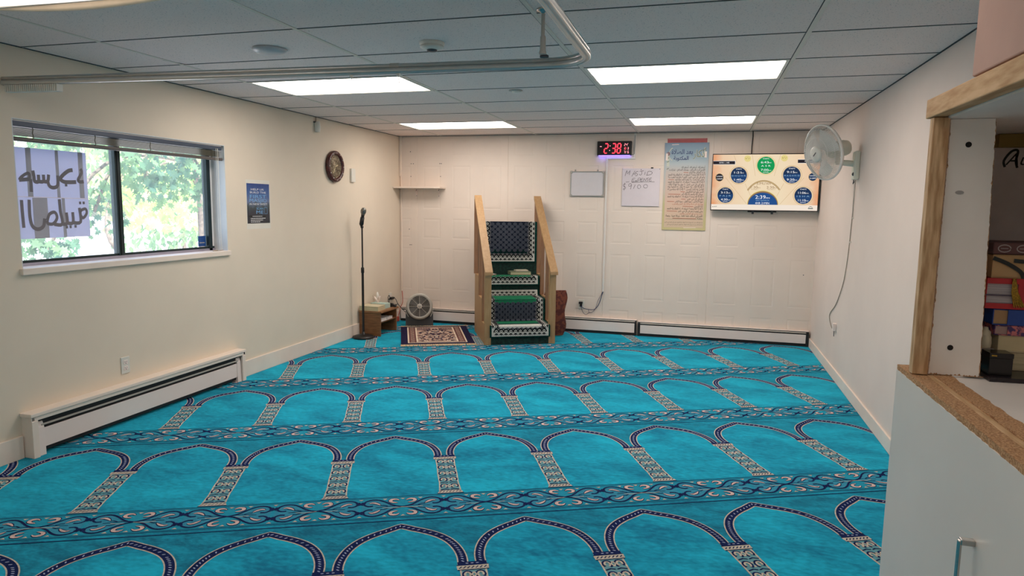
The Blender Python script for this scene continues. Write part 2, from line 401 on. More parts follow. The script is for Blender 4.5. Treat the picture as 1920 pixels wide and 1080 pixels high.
def column(uc,va):
    T=lambda x,y:(uc+x,va+y)
    cb.shape([T(-.062,-.372),T(.062,-.372),T(.062,-.40),T(-.062,-.40)],C_NAVY,L3)
    for i in (-1,0,1): cb.disc(T(i*.022,-.386),.007,.0035,C_DASH,L4,6)
    # shaft
    cb.shape([T(-.055,-.435),T(.055,-.435),T(.053,-.62),T(.053,-.885),T(-.053,-.885),T(-.053,-.62)],C_COL,L2)
    for s in (-1,1):
        cb.rib([T(s*.053,-.435),T(s*.051,-.55),T(s*.053,-.67),T(s*.05,-.78),T(s*.055,-.885)],.008,C_CREAM,L3)
        for k in range(5):
            y=-.475-.088*k
            cb.rib([T(s*.027+a,y+c) for a,c in arc(0,0,.019,.027,90-s*130,90+s*150,9)],.010,C_NAVY,L4)
            cb.rib([T(s*.027+a,y+c) for a,c in arc(0,0,.0115,.018,90-s*120,90+s*160,8)],.009,C_CREAM,L5)
            cb.rib([T(s*.004,y-.044),T(s*.022,y-.036),T(s*.048,y-.046)],.007,C_NAVY,L4)
            cb.rib([T(0,y-.02),T(s*.009,y),T(0,y+.02)],.007,C_CREAM,L4)
    # capital and base blocks
    def block(y0,y1,w0,w1):
        cb.shape([T(-w0,y0),T(w0,y0),T(w1,y1),T(-w1,y1)],C_CREAM,L3)
        cb.rib([T(-w0,y0),T(w0,y0)],.005,C_NAVY,L4); cb.rib([T(-w1,y1),T(w1,y1)],.005,C_NAVY,L4)
        for i in range(-3,4):
            x=i*.0175; cb.rib([T(x-.006,(y0+y1)/2-.007),T(x+.006,(y0+y1)/2+.007)],.005,C_NAVY,L4)
    block(-.400,-.437,.068,.066); block(-.880,-.916,.056,.069)
def both(fn,pts,w,m,lay,taper=None):
    for s in (1,-1): cb.rib([fn(x,s*y) for x,y in pts],w,m,lay,taper=taper)
lobe=[(0,0),(.03,.010),(.06,.032),(.09,.064),(.12,.086),(.15,.091),(.178,.080),(.193,.058),(.189,.034),(.170,.019),(.148,.022)]
lobe=[tuple(p) for p in smooth(lobe,2)]
PB=.418
crz=smooth([(.026,.046),(.048,.052),(.062,.066),(.056,.084),(.034,.088),(.018,.074)],2)
inr=smooth([(.112,.028),(.128,.046),(.150,.058),(.166,.050)],2)
def motif(uk,va):
    vc=va-1.046
    for side in (1,-1):
        T=lambda x,y:(uk+side*x,vc+y)
        # shaded ground inside the heart
        cb.shape([T(x,y) for x,y in lobe[:15]]+[T(.2,.03),T(.2,-.03)]+[T(x,-y) for x,y in lobe[:15][::-1]],C_HEART,L2)
        both(T,lobe,.0105,C_NAVY,L4)
        both(T,[tuple(p) for p in crz],.027,C_NAVY,L3,taper=[.4+.6*sin(pi*i/10) for i in range(11)])
        both(T,[tuple(p) for p in crz],.017,C_PINK,L4,taper=[.2+.9*sin(pi*i/10) for i in range(11)])
        both(T,[tuple(p) for p in inr],.021,C_NAVY,L3,taper=[.5+.7*sin(pi*i/6) for i in range(7)])
        both(T,[tuple(p) for p in inr],.012,C_PINK,L4,taper=[.3+.9*sin(pi*i/6) for i in range(7)])
        cb.rib([T(0,.004),T(.06,.012),T(.1,.004),T(.135,.001)],.004,C_NAVY,L4); cb.rib([T(0,-.004),T(.06,-.012),T(.1,-.004)],.004,C_CREAM,L4)
        both(T,[(.075,.012),(.095,.024),(.112,.022)],.006,C_NAVY,L4)
        both(T,[(.190,.046),(.209,.058)],.03,C_NAVY,L4)
        for x,y in ((.0,.1),(.09,.1),(.209,.1)):
            for s in (1,-1): cb.shape([T(x-.012,s*y),T(x+.012,s*y),T(x,s*(y-.014))],C_CREAM,L3)
for k in range(-3,5):
    va=V0+PV*k; ph=PH[k]
    us=[u for u in [U0+ph+P_*i for i in range(-16,16)]]
    ulo,uhi=-1.2,8.2
    n=48
    def strip(v0,v1,m,lay):
        for i in range(n):
            a=ulo+(uhi-ulo)*i/n; e=ulo+(uhi-ulo)*(i+1)/n
            cb.shape([(a,v0),(e,v0),(e,v1),(a,v1)],m,lay)
    strip(va-1.195,va-1.158,C_SPAN,L1); strip(va-1.158,va-.925,C_BORD,L1); strip(va-.925,va-.39,C_FIELD,L1)
    for dv,w,m in ((-.924,.006,C_LINE),(-.938,.003,C_LINE),(-1.150,.003,C_LINE),(-1.162,.006,C_LINE),(-1.195,.007,C_NAVY)): strip(va+dv-w/2,va+dv+w/2,m,L2)
    for u in us:
        if inside(u,va-.2,.4): arch(u,va)
        if inside(u+P_/2,va-.65,.5): column(u+P_/2,va)
    off=(.11 if k==-1 else -.139 if k==0 else .05*k)
    for i in range(-20,30):
        uk=U0+ph*0+off+PB*i
        if inside(uk,va-1.05,.3): motif(uk,va)
# keep only what lies in the room, trimmed along the skirting
def trim(poly):
    for ax,lim,sg in ((0,XMIN,1),(0,XMAX,-1),(1,YMIN,1),(1,YMAX,-1)):
        out=[]
        for a,c in zip(poly,poly[1:]+poly[:1]):
            da,dc=sg*(a[ax]-lim),sg*(c[ax]-lim)
            if da>=0: out.append(a)
            if (da<0)!=(dc<0):
                f=da/(da-dc); out.append(tuple(x+(y-x)*f for x,y in zip(a,c)))
        poly=out
        if len(poly)<3: return None
    return poly
V=cb.v; oldf,oldm=cb.f,cb.mi; cb.f=[];cb.mi=[];cb.sm=[]; nv=[]; remap={}
for f,m_ in zip(oldf,oldm):
    c=[V[j] for j in f]
    if all(XMIN<=p[0]<=XMAX and YMIN<=p[1]<=YMAX for p in c):
        ids=[]
        for j in f:
            if j not in remap: remap[j]=len(nv); nv.append(V[j])
            ids.append(remap[j])
    else:
        c=trim(c)
        if not c: continue
        ids=list(range(len(nv),len(nv)+len(c))); nv.extend(c)
    cb.f.append(tuple(ids)); cb.mi.append(m_); cb.sm.append(False)
cb.v=nv
cb.box(.0,W,YF,YB-.002,-.012,0,C_SPAN)
tag(cb.build('carpet'),'wall to wall turquoise prayer carpet woven with rows of navy arches','carpet')
# ------------------------------------------------------------------ window
b=MB()
SILLZ=1.107
# painted reveal lining and sill board
b.box(-.14,.022,WY0-.014,WY1+.012,1.068,SILLZ,WHITE,.004)
b.build('trim_1',kind='structure')
REV=mat('bluish white reveal paint',(214,216,216),.6,var=.03)
b=MB(); b.box(-.14,-.0005,WY1-.006,WY1,SILLZ,WZ1,REV); b.box(-.14,-.0005,WY0,WY0+.006,SILLZ,WZ1,REV); b.box(-.14,-.0005,WY0+.006,WY1-.006,WZ1-.006,WZ1,REV); b.build('trim_2',kind='structure')
t=bpy.data.objects.new('window_1',None); COL.objects.link(t); t.location=(-.14,WY0,SILLZ); t.rotation_euler=(0,0,LEFT); t['kind']='structure'
ww=WY1-WY0; wh=WZ1-SILLZ; MUL0=3.752-WY0; MUL1=3.798-WY0
TRACK=mat('mill aluminium track',(168,164,178),.4,.6)
f=MB()
f.box(.006,ww-.006,-.02,.03,0,.018,TRACK); f.box(.006,ww-.006,-.012,.0,.018,.034,GRAPH,.002)
f.box(.006,ww-.006,-.02,.03,wh-.04,wh-.006,GRAPH,.002)
f.box(.006,.04,-.02,.03,.0,wh-.006,GRAPH,.002); f.box(ww-.075,ww-.036,-.02,.03,0,wh-.006,GRAPH,.002); f.box(ww-.036,ww-.006,-.01,.03,0,wh-.006,REV)
f.box(MUL0,MUL1,-.022,.03,.018,wh-.04,GRAPH,.003); f.box(MUL0+.014,MUL0+.018,-.026,-.02,.02,wh-.04,BLACK)
fo=f.build('window_frame',t)
GLASS,nt,N,L,bs,out=newmat('clear window glass'); N.remove(bs)
tr=N.new('ShaderNodeBsdfTransparent'); tr.inputs['Color'].default_value=(.90,.96,.98,1); gl=N.new('ShaderNodeBsdfGlossy'); gl.inputs['Roughness'].default_value=.02
fr=N.new('ShaderNodeFresnel'); fr.inputs['IOR'].default_value=1.45; mx=N.new('ShaderNodeMixShader'); L.new(fr.outputs[0],mx.inputs[0]); L.new(tr.outputs[0],mx.inputs[1]); L.new(gl.outputs[0],mx.inputs[2])
haze=N.new('ShaderNodeBsdfTranslucent'); haze.inputs['Color'].default_value=(.9,.97,1,1); m3=N.new('ShaderNodeMixShader'); m3.inputs[0].default_value=.08; L.new(mx.outputs[0],m3.inputs[1]); L.new(haze.outputs[0],m3.inputs[2]); L.new(m3.outputs[0],out.inputs['Surface'])  # pale translucent veil mixed into the glass as washed-out haze
g=MB(); g.poly([(.04,.004,.034),(MUL0,.004,.034),(MUL0,.004,wh-.04),(.04,.004,wh-.04)],GLASS); g.build('pane',fo)
g=MB(); g.poly([(MUL1,.012,.034),(ww-.075,.012,.034),(ww-.075,.012,wh-.04),(MUL1,.012,wh-.04)],GLASS); g.build('pane',fo)
# raised venetian blind in the reveal
t=thing('venetian_blind','raised olive and grey venetian blind under the window head','window blind',(-.002,WY0,0),LEFT)
SLAT=mat('olive grey blind slats',(88,82,60),.45,var=.1,scale=30,stretch=(.3,1,30)); HEADR=mat('grey blue blind headrail',(66,76,92),.4,.3)  # slat and rail tones darkened to carry the blind's backlit shade
m_=MB(); m_.box(.012,ww-.02,.012,.046,1.918,1.954,HEADR,.003); m_.box(.012,ww-.02,.010,.0125,1.949,1.955,WHITE2); m_.build('headrail',t)
m_=MB()
for i in range(11):
    z=1.866+i*.0042; m_.poly([(.014,.01,z),(ww-.026,.01,z),(ww-.026,.023,z+.0025),(.014,.023,z+.0025)],SLAT); m_.poly([(.014,.023,z+.0025),(ww-.026,.023,z+.0025),(ww-.026,.036,z),(.014,.036,z)],SLAT); m_.box(.014,ww-.026,.0098,.0108,z,z+.0016,SLAT)
m_.build('slat_stack',t)
m_=MB(); m_.box(.01,ww-.012,.008,.04,1.836,1.86,mat('taupe blind bottom rail',(88,82,78),.4),.006); m_.build('bottom_rail',t)
for y in (.13,.55,1.0,1.62):
    m_=MB(); m_.tube([(y+.003*sin(k*1.7),.0065,1.918-.011*k) for k in range(7)],.0024,SLAT,5); m_.build('ladder_cord',t)
m_=MB()
for k,y in enumerate((1.668,1.684,1.69)):
    m_.tube([(y,.006,1.93),(y+.002,.006,1.6),(y-.006+.004*k,.006,1.3),(y+.004,.004,1.1155)],.0018,PLASTIC,5)
loop=[(1.62+.06*cos(a*.7)+.012*a,.03+.018*sin(a*.9),1.1102) for a in range(10)]
m_.tube(smooth(loop,3),.0022,mat('beige cord',(168,150,120),.8),5); m_.build('pull_cord',t)
# paper sign in the left pane, seen from behind
PAPER,nt,N,L,bs,out=newmat('backlit white paper'); bs.inputs['Base Color'].default_value=rgb((226,226,238)); bs.inputs['Roughness'].default_value=.8
tl=N.new('ShaderNodeBsdfTranslucent'); tl.inputs['Color'].default_value=rgb((205,205,222)); mx=N.new('ShaderNodeMixShader'); mx.inputs[0].default_value=.45; L.new(bs.outputs[0],mx.inputs[1]); L.new(tl.outputs[0],mx.inputs[2]); L.new(mx.outputs[0],out.inputs['Surface'])
PAPER2=mat('doubled paper overlap',(176,174,184),.8,var=.03); INK=mat('grey ink seen through paper',(126,120,124),.8,var=.05)
t=MB(); t.jd=(0,-1,0); pw,ph_=.486,.544
fn0,fn1,fn2=[lambda u,v,o=o:(u*pw,-.0006*o,(1-v)*ph_) for o in (0,1,2)]
t.box(0,pw,0,.0015,0,ph_,PAPER)
for a in ((.15,.22,0,.54),(.545,.59,0,.54),(.875,.945,0,.54),(.20,.40,.545,1),(.60,.645,.545,1)): t.shape([(a[0],a[2]),(a[0]+(a[1]-a[0]),a[2]),(a[1],a[3]),(a[0],a[3])],PAPER2,fn1)
t.rib([(0,.535),(1,.548)],.006,WHITE2,fn2)
def Z(x,y):   # reading positions inside the sheet
    s=(x-(85+35*(y-225)/600))/(478); return (s,(y-225-37*s+.0)/ (600-18*s))
K=lambda pts,w=.042: t.rib([Z(*p) for p in smooth(pts,4)],w,INK,fn2)
# first word, mirrored
K([(120,440),(150,438),(185,436)]); K([(185,436),(182,400),(160,402),(130,425),(122,440)],.034); K([(190,436),(194,470),(195,520)])
K([(205,380),(212,420),(216,450),(240,452),(240,408)]); K([(240,452),(272,452),(272,408)]); K([(272,452),(300,452),(306,408)]); K([(300,452),(312,485),(340,496),(366,480),(366,415)])
K([(470,380),(440,385),(400,415),(385,440),(410,458),(450,462),(495,462)],.046); K([(415,480),(432,480)],.035)
K([(525,372),(535,395),(520,425),(508,450),(525,462),(550,460)],.04)
# second word
K([(133,570),(138,650),(146,752)]); K([(180,570),(184,680),(200,745),(235,768),(270,750),(278,700)])
K([(295,715),(310,672),(345,662),(360,700),(335,738),(300,735),(295,715)],.038); K([(376,575),(384,660),(396,745),(340,742)])
K([(396,745),(430,740),(424,668)]); K([(430,740),(470,740),(468,668)]); K([(470,740),(525,738),(516,640)]); K([(525,660),(560,650),(570,680),(545,712),(525,690),(525,660)],.036)
for x,y in ((427,768),(453,768),(488,767),(522,607),(548,608)): K([(x-8,y),(x+8,y)],.032)
o=t.build('window_sign'); o.location=(-.139,3.06,1.268); o.rotation_euler=(0,0,LEFT)
tag(o,'white paper sheets with mirrored grey Arabic lettering taped inside the left window pane','sign')
t=MB(); t.box(0,.085,0,.001,0,.085,mat('blue window sticker',(28,74,140),.5)); t.rib([(.012,.03),(.07,.03)],.006,LGREY,plane(-.0004))
o=t.build('window_sticker'); o.location=(-.1505,4.55,1.143); o.rotation_euler=(0,0,LEFT); tag(o,'small square blue sticker in the lower corner of the right window pane','sticker')
# ------------------------------------------------------------------ left wall pieces
t=thing('poster','blue fundraising poster on white paper beside the window','poster',(-.0,4.965,1.275),LEFT)
w,h=.33,.425
b=MB(); b.grid([[(w*i/8,-.0003,h*j/8) for i in range(9)] for j in range(9)],mat('white poster paper',(226,220,208),.6,var=.02)); b.build('paper',t)
b=MB(); f0=lambda u,v:(.008+u*(w-.018),-.0012,.048+v*.345); f1=lambda u,v:(.008+u*(w-.018),-.002,.048+v*.345)
PBLUE,nt,N,L,bs,out=newmat('printed dusk skyline'); tc=N.new('ShaderNodeTexCoord'); sp=N.new('ShaderNodeSeparateXYZ'); L.new(tc.outputs['Object'],sp.inputs[0])
nz=N.new('ShaderNodeTexNoise'); nz.inputs['Scale'].default_value=14; L.new(tc.outputs['Object'],nz.inputs['Vector'])
ad=N.new('ShaderNodeMath'); ad.operation='MULTIPLY_ADD'; ad.inputs[1].default_value=.12; L.new(nz.outputs[0],ad.inputs[0]); L.new(sp.outputs['Z'],ad.inputs[2])
mr=N.new('ShaderNodeMapRange'); mr.inputs['From Min'].default_value=.1; mr.inputs['From Max'].default_value=.45; L.new(ad.outputs[0],mr.inputs[0])
rp=N.new('ShaderNodeValToRGB'); cr=rp.color_ramp; cr.elements[0].position=0; cr.elements[0].color=rgb((40,40,46)); cr.elements[1].position=1; cr.elements[1].color=rgb((24,62,128))
for p_,c_ in ((.3,(52,52,62)),(.45,(60,72,74)),(.58,(110,122,156)),(.72,(62,96,152))): e=cr.elements.new(p_); e.color=rgb(c_)
L.new(mr.outputs[0],rp.inputs[0]); L.new(rp.outputs[0],bs.inputs['Base Color']); bs.inputs['Roughness'].default_value=.5
b.shape([(0,0),(1,0),(1,1),(0,1)],PBLUE,f0)
TW=mat('white print',(236,236,236),.6,var=.01); TB=mat('light blue print',(120,176,222),.6,var=.01)
b.text('HELP US',.04*.8,.46,.83,TW,f1,fit=.56,bold=0,ysc=2.1); b.text('BUILD THE',.04*.8,.49,.755,TW,f1,fit=.7,bold=0,ysc=2.1)
b.text('FIRST',.06,.49,.635,TB,f1,fit=.72,bold=0,ysc=2); b.text('MASJID',.06,.49,.535,TB,f1,fit=.76,bold=0,ysc=2)
b.text('IN NEW WEST!',.035,.5,.46,TW,f1,fit=.78,bold=0,ysc=2)
b.text('SCAN',.04,.55,.345,TB,f1,fit=.3,bold=0,ysc=2); b.text('ME',.06,.55,.24,TB,f1,fit=.32,bold=0,ysc=2)
b.rib([(.76,.24),(.88,.24),(.88,.4),(.76,.4)],.012,TB,f1,closed=True)
b.shape([(.06,.155),(.8,.155),(.8,.2),(.06,.2)],BLACK,lambda u,v:(.008+u*(w-.018),-.0016,.048+v*.345))
for y,x0,x1,s in ((.178,.22,.66,3),(.125,.14,.8,1),(.08,.14,.68,2),(.038,.14,.56,5)):
    x=x0; rnd=random.Random(s)
    while x<x1: l=rnd.uniform(.03,.08); b.rib([(x,y),(min(x+l,x1),y)],.016,TW,f1); x+=l+.014
b.build('print',t)
def outlet(name,label,loc,rz,cat='outlet'):
    t=thing(name,label,cat,loc,rz)
    b=MB(); b.box(-.036,.036,-.006,0,-.058,.058,PLASTIC,.003); b.build('cover_plate',t)
    for z in (.02,-.02):
        b=MB(); b.box(-.017,.017,-.008,-.005,z-.0145,z+.0145,WHITE2,.003)
        for x in (-.007,.007): b.box(x-.0012,x+.0012,-.0085,-.007,z-.001,z+.007,BLACK)
        b.box(-.003,.003,-.0085,-.007,z-.01,z-.005,BLACK); b.build('socket',t)
    return t
outlet('power_outlet','white double outlet on the left wall above the long heater',(0,3.628,.385),LEFT)
# long heater in its painted surround
t=thing('baseboard_heater','long white heater in a painted wooden surround on the left wall','baseboard heater',(0,2.88,0),LEFT)
n=1.895
b=MB(); b.box(-.008,n+.008,-.088,0,.246,.268,WHITE,.003); b.box(-.004,n+.004,-.082,-.064,.222,.246,WHITE,.002); b.box(0,.018,-.082,0,0,.246,WHITE,.002); b.box(-.003,.036,-.085,-.066,0,.222,WHITE,.002); b.box(n-.018,n,-.082,0,0,.246,WHITE,.002); b.box(n-.036,n+.003,-.085,-.066,0,.222,WHITE,.002); b.build('surround',t)
b=MB(); b.box(.06,n-.06,-.05,-.02,.02,.215,DARKSLOT); b.build('heater_core',t)
b=MB(); b.prism([(-.062,.045),(-.058,.045),(-.058,.160),(-.064,.160)],'x',.075,n-.075,WHITE2); b.build('front_panel',t)
b=MB(); b.prism([(-.066,.178),(-.058,.184),(-.058,.188),(-.066,.182)],'x',.07,n-.07,LGREY); b.prism([(-.045,.206),(-.03,.212),(-.03,.216),(-.045,.210)],'x',.06,n-.06,GREY); b.build('damper_blade',t)
for s,x in ((0,.04),(1,n-.085)):
    b=MB(); b.prism([(-.07,.0),(-.015,.0),(-.015,.215),(-.035,.215),(-.055,.2),(-.066,.17)],'x',x,x+.045,WHITE2); b.build('end_cap',t)
# oval-looking round clock
t=thing('wall_clock','round wall clock with a dark red beaded rim on the left wall','clock',(0,6.39,1.89),LEFT)
RX=Matrix.Rotation(radians(90),4,'X')
RIM=mat('dark red mosaic rim',(92,40,36),.35,var=.5,scale=90,c2=(46,20,22)); FACE=mat('beige patterned clock face',(206,186,154),.5,scale=70,c2=(140,122,98),lo=.42,hi=.58)
b=MB(); b.lathe([(.06,0),(.155,0),(.163,.012),(.162,.034),(.15,.045),(.128,.042),(.118,.022)],RIM,40,RX,ring=True); b.build('rim',t)
b=MB(); b.lathe([(0,.026),(.12,.026)],FACE,40,RX); b.rib(arc(0,0,.06,.06,0,350,40),.006,mat('brown print',(110,86,60),.6),plane(-.0265),closed=True); b.rib(arc(0,0,.1,.1,0,350,40),.004,mat('brown print',(110,86,60),.6),plane(-.0265),closed=True); b.build('face',t)
for k in range(12):
    a=pi/6*k; b=MB(); b.lathe([(0,-.006),(.006,-.004),(.007,0),(.005,.005),(0,.006)],mat('pearl bead',(230,214,206),.2) if k==0 else bpy.data.materials['pearl bead'],10,Matrix.Translation((.14*sin(a),-.045,.14*cos(a)))); b.build('bead',t)
HANDM=mat('pale gold hands',(226,206,160),.4)
b=MB(); b.rib([(0,0),(-.045,-.07)],.006,HANDM,plane(-.029)); b.build('minute_hand',t)
b=MB(); b.rib([(0,0),(.05,.018)],.008,HANDM,plane(-.0282)); b.build('hour_hand',t)
t=MB(); t.box(0,.085,-.024,0,0,.148,PLASTIC,.004); o=t.build('thermostat_box'); o.location=(0,6.735,1.742); o.rotation_euler=(0,0,LEFT); tag(o,'slim white wall box right of the round clock','wall box')
t=thing('motion_sensor','small white motion sensor high on the left wall by the ceiling','motion sensor',(0,6.06,2.2),LEFT)
b=MB(); b.grid([[(.034*cos(radians(200+140*j/8))*(1-.25*abs(i-4)/4)+.01,.03*sin(radians(200+140*j/8))*(1-.2*abs(i-4)/4)-.022,.01+.105*i/8) for j in range(9)] for i in range(9)],PLASTIC); b.box(-.02,.04,-.03,-.002,.012,.11,PLASTIC,.008); b.build('housing',t)
b=MB(); b.box(-.03,.03,-.02,0,.1,.112,GREY,.002); b.tube([(0,-.01,.112),(.012,-.004,.165)],.003,GREY,6); b.build('bracket',t)
# ------------------------------------------------------------------ ceiling-hung curtain rail
t=thing('curtain_rail','silver ceiling-hung curtain rail bending round above the room','curtain rail',(0,0,0))
P2=[(0.001,2.925),(.6,2.965),(1.5,3.02),(2.4,3.066),(2.98,3.094)]+[(3.065+.205*cos(radians(a)),2.89+.205*sin(radians(a))) for a in range(85,-1,-12)]+[(3.27,2.6),(3.274,1.8),(3.278,.9),(3.282,-.2),(3.285,-1.2)]
def sweep(b,prof,m,path=P2):
    rows=[]
    for i,p in enumerate(path):
        a=Vector(path[max(i-1,0)]); c=Vector(path[min(i+1,len(path)-1)]); d=(c-a).normalized(); nn=Vector((-d.y,d.x))
        rows.append([(p[0]+nn.x*o,p[1]+nn.y*o,z) for o,z in prof])
    b.grid(rows,m,True,True); b.poly(rows[0],m); b.poly(rows[-1][::-1],m)
b=MB(); sweep(b,[(.014*cos(2*pi*k/12),2.166+.013*sin(2*pi*k/12)) for k in range(12)],ALU); b.build('rail_tube',t)
b=MB(); sweep(b,[(-.017,2.156),(-.018,2.134),(-.006,2.131),(-.006,2.136),(.006,2.136),(.006,2.131),(.018,2.134),(.017,2.156)],mat('satin rail channel',(206,204,200),.35,.7)); b.build('rail_channel',t)
b=MB(); b.tube([(3.06,2.985,ZC-.001),(3.06,2.985,2.21)],.0085,LGREY,10); b.tube([(3.06,3.0,2.212),(3.06,3.02,2.2)],.004,STEEL); b.build('hanger_rod',t)
b=MB(); b.lathe([(.030,ZC-.001),(.030,ZC-.008),(.014,ZC-.014),(.009,ZC-.02)],STEEL,20,Matrix.Translation((3.06,2.985,0))); b.build('ceiling_flange',t)
b=MB(); b.lathe([(.0165,2.172),(.017,2.178),(.0135,2.19),(.0125,2.245),(.009,2.252)],LGREY,16,Matrix.Translation((3.06,2.99,0))); b.lathe([(.02,2.165),(.02,2.173),(.014,2.176)],GREY,16,Matrix.Translation((3.06,3.02,0))); b.build('rod_socket',t)
b=MB(); sweep(b,[(.016*cos(2*pi*k/12),2.166+.015*sin(2*pi*k/12)) for k in range(12)],LGREY,[(2.29,3.0605),(2.335,3.0627)]); b.build('joint_sleeve',t)
for x,y in ((2.085,3.05),(2.33,3.062)):
    b=MB(); b.box(x-.008,x+.008,y-.006,y+.006,2.118,2.133,PLASTIC,.002); b.tube([(x,y,2.12),(x+.002,y,2.10),(x+.006,y,2.085),(x+.012,y,2.088),(x+.012,y,2.105)],.002,LGREY,6); b.build('runner_hook',t)
for k in range(26):
    x=.03+.0135*k; y=2.926+.067*x; b=MB()
    b.box(x-.0032,x+.0032,y-.018,y+.018,2.092,2.131,PLASTIC,.0015); b.build('curtain_runner',t)
# ceiling devices
def puck(name,label,cat,x,y,prof,m,extra=None):
    t=thing(name,label,cat,(x,y,ZC)); b=MB(); b.lathe(prof,m,36); b.build('housing',t); return t
DISHM=mat('grey white dome plastic',(196,196,200),.35)
puck('ceiling_dome','pale grey domed disc on the ceiling left of the smoke detector','ceiling device',1.39,3.385,[(.092,-.0005),(.095,-.006),(.09,-.016),(.07,-.026),(.04,-.032),(0,-.034)],DISHM)
t=puck('smoke_detector','white round smoke detector on the ceiling beside the curtain rail','smoke detector',2.345,3.445,[(.066,-.0005),(.067,-.012),(.060,-.016),(.060,-.019),(.064,-.024),(.052,-.034),(.030,-.038)],PLASTIC)
b=MB(); b.lathe([(.028,-.036),(.026,-.046),(0,-.047)],GREY,24); b.build('sensing_cap',t)
t=puck('ceiling_plate','small flush round plate on the ceiling between the four lights','ceiling plate',2.383,4.965,[(.05,-.0005),(.052,-.006),(.034,-.01)],LGREY); b=MB(); b.lathe([(.03,-.008),(.028,-.018),(0,-.02)],PLASTIC,20); b.build('cap',t)
# ------------------------------------------------------------------ corner: microphone stand, side table, fan, rug
t=thing('microphone_stand','black straight microphone stand with a round base near the corner','microphone stand',(.138,6.74,.003))
b=MB(); b.lathe([(0,.0),(.118,0),(.124,.008),(.12,.02),(.09,.032),(.045,.042),(.018,.05),(.016,.07),(0,.07)],BLACKM,36); b.build('base',t)
b=MB(); b.tube([(0,0,.06),(0,0,.775)],.0135,BLACKM,12); b.build('lower_tube',t)
b=MB(); b.lathe([(.0135,.735),(.018,.74),(.018,.79),(.013,.8)],BLACK,16); b.build('clutch',t)
b=MB(); b.tube([(0,0,.78),(0,0,1.245)],.0088,BLACKM,12); b.build('upper_tube',t)
MT=Matrix.Translation((-.006,-.005,1.27))@Matrix.Rotation(radians(17),4,'Y')@Matrix.Rotation(radians(12),4,'X')
b=MB(); b.lathe([(.013,1.235),(.016,1.24),(.016,1.258),(.008,1.262),(.007,1.275)],BLACK,14); b.lathe([(.02,.0),(.024,.01),(.022,.09),(.019,.09)],BLACK,16,MT); b.build('microphone_clip',t)
t2=thing('microphone','black handheld microphone with a silver mesh head in the stand clip','microphone',(.138,6.74,.003))
b=MB(); b.lathe([(0,-.015),(.012,-.014),(.0145,.02),(.018,.11),(.021,.128),(0,.13)],mat('dark microphone body',(44,38,38),.4),20,MT); b.build('body',t2)
b=MB(); b.lathe([(.02,.125),(.027,.14),(.031,.16),(.029,.18),(.02,.196),(.0,.202)],mat('silver mesh',(150,148,142),.35,.7,var=.4,scale=500,c2=(70,70,68),lo=.45,hi=.55),20,MT); b.build('grille',t2)
t=thing('side_table','low brown laminate side table with an open shelf in the corner','side table',(.018,6.87,.003))
b=MB(); b.box(-.002,.285,-.012,.445,.268,.29,TABLET,.003); b.build('tabletop',t)
b=MB(); b.box(0,.265,0,.018,0,.268,TABLEW,.001); b.build('side_panel',t); b=MB(); b.box(0,.265,.41,.428,0,.268,TABLEW,.001); b.build('side_panel',t)
b=MB(); b.box(0,.012,.018,.41,.02,.268,TABLEW); b.build('back_panel',t); b=MB(); b.box(.012,.262,.018,.41,.150,.166,TABLEW,.001); b.build('shelf',t)
BOOKP=mat('cream page block',(214,204,170),.8,scale=4,stretch=(1,1,90),c2=(186,174,138))
def book(name,label,cat,loc,rz,w,d,h,cover,pages,group=None,spine='y'):
    """closed book lying flat; spine along -x side"""
    t=thing(name,label,cat,loc,rz,group); c=.003
    b=MB(); b.box(c,w-.004,.004,d-.004,c,h-c,pages,.001); b.build('pages',t)
    b=MB(); b.box(0,w,0,d,0,c,cover,.001); b.box(0,w,0,d,h-c,h,cover,.001); b.box(0,c,0,d,0,h,cover,.001); b.build('cover',t)
    return t
book('thick_book','thick cream book lying at the front of the low side table','book',(.025,6.865,.2935),0,.235,.185,.052,mat('cream book cover',(206,196,166),.6),BOOKP)
for i,(y,l) in enumerate(((6.90,'left white booklet lying on the side table shelf, nearer the microphone stand'),(7.05,'right white booklet lying on the side table shelf, nearer the back wall'))):
    book('booklet',l,'booklet',(.12,y,.1695),0,.165,.135,.032-.004*i,mat('white booklet cover',(222,220,220),.6) if i==0 else bpy.data.materials['white booklet cover'],WHITE2,'booklets in the side table')
t=thing('tissue_box','pale blue tissue box with a tissue pulled up on the side table','tissue box',(.045,7.09,.2935),radians(-8))
TBX=mat('pale blue green carton',(166,198,194),.6,scale=14,c2=(190,206,190)); b=MB(); b.box(0,.2,0,.115,0,.058,TBX,.002); b.build('box',t)
b=MB(); rows_=[]
for i in range(8):
    f_=i/7; rows_.append([(.07+.075*(k/8-.5)*(.5+1.1*f_)-.025*f_,.055+.012*sin(k*1.3+i*.4)*(.3+f_),.056+.085*f_*(.75+.25*sin(k*1.1))+.006*sin(k*2.6)*f_) for k in range(9)])
b.grid(rows_,WHITE2,True); b.build('tissue',t)
t=MB(); t.lathe([(0,0),(.02,0),(.021,.004),(.021,.132),(.018,.142),(.012,.146),(.012,.165),(0,.166)],PLASTIC,20); o=t.build('white_bottle'); o.location=(.055,7.25,.2935); tag(o,'white cylinder bottle behind the tissue box on the side table','bottle')
t=thing('desktop_gadget','small black gadget with an upright loop beside the tissue box','gadget',(.25,7.25,.2935),radians(20))
b=MB(); b.prism([(-.05,0),(.05,0),(.05,.008),(0,.042),(-.04,.046),(-.05,.03)],'y',-.03,.03,BLACK); b.build('base',t)
b=MB(); b.tube(smooth([(-.038,0,.04),(-.04,0,.075),(-.05,0,.105),(-.04,0,.135),(-.028,0,.11),(-.036,0,.078)],4),.0045,BLACK,6); b.build('loop_stem',t)
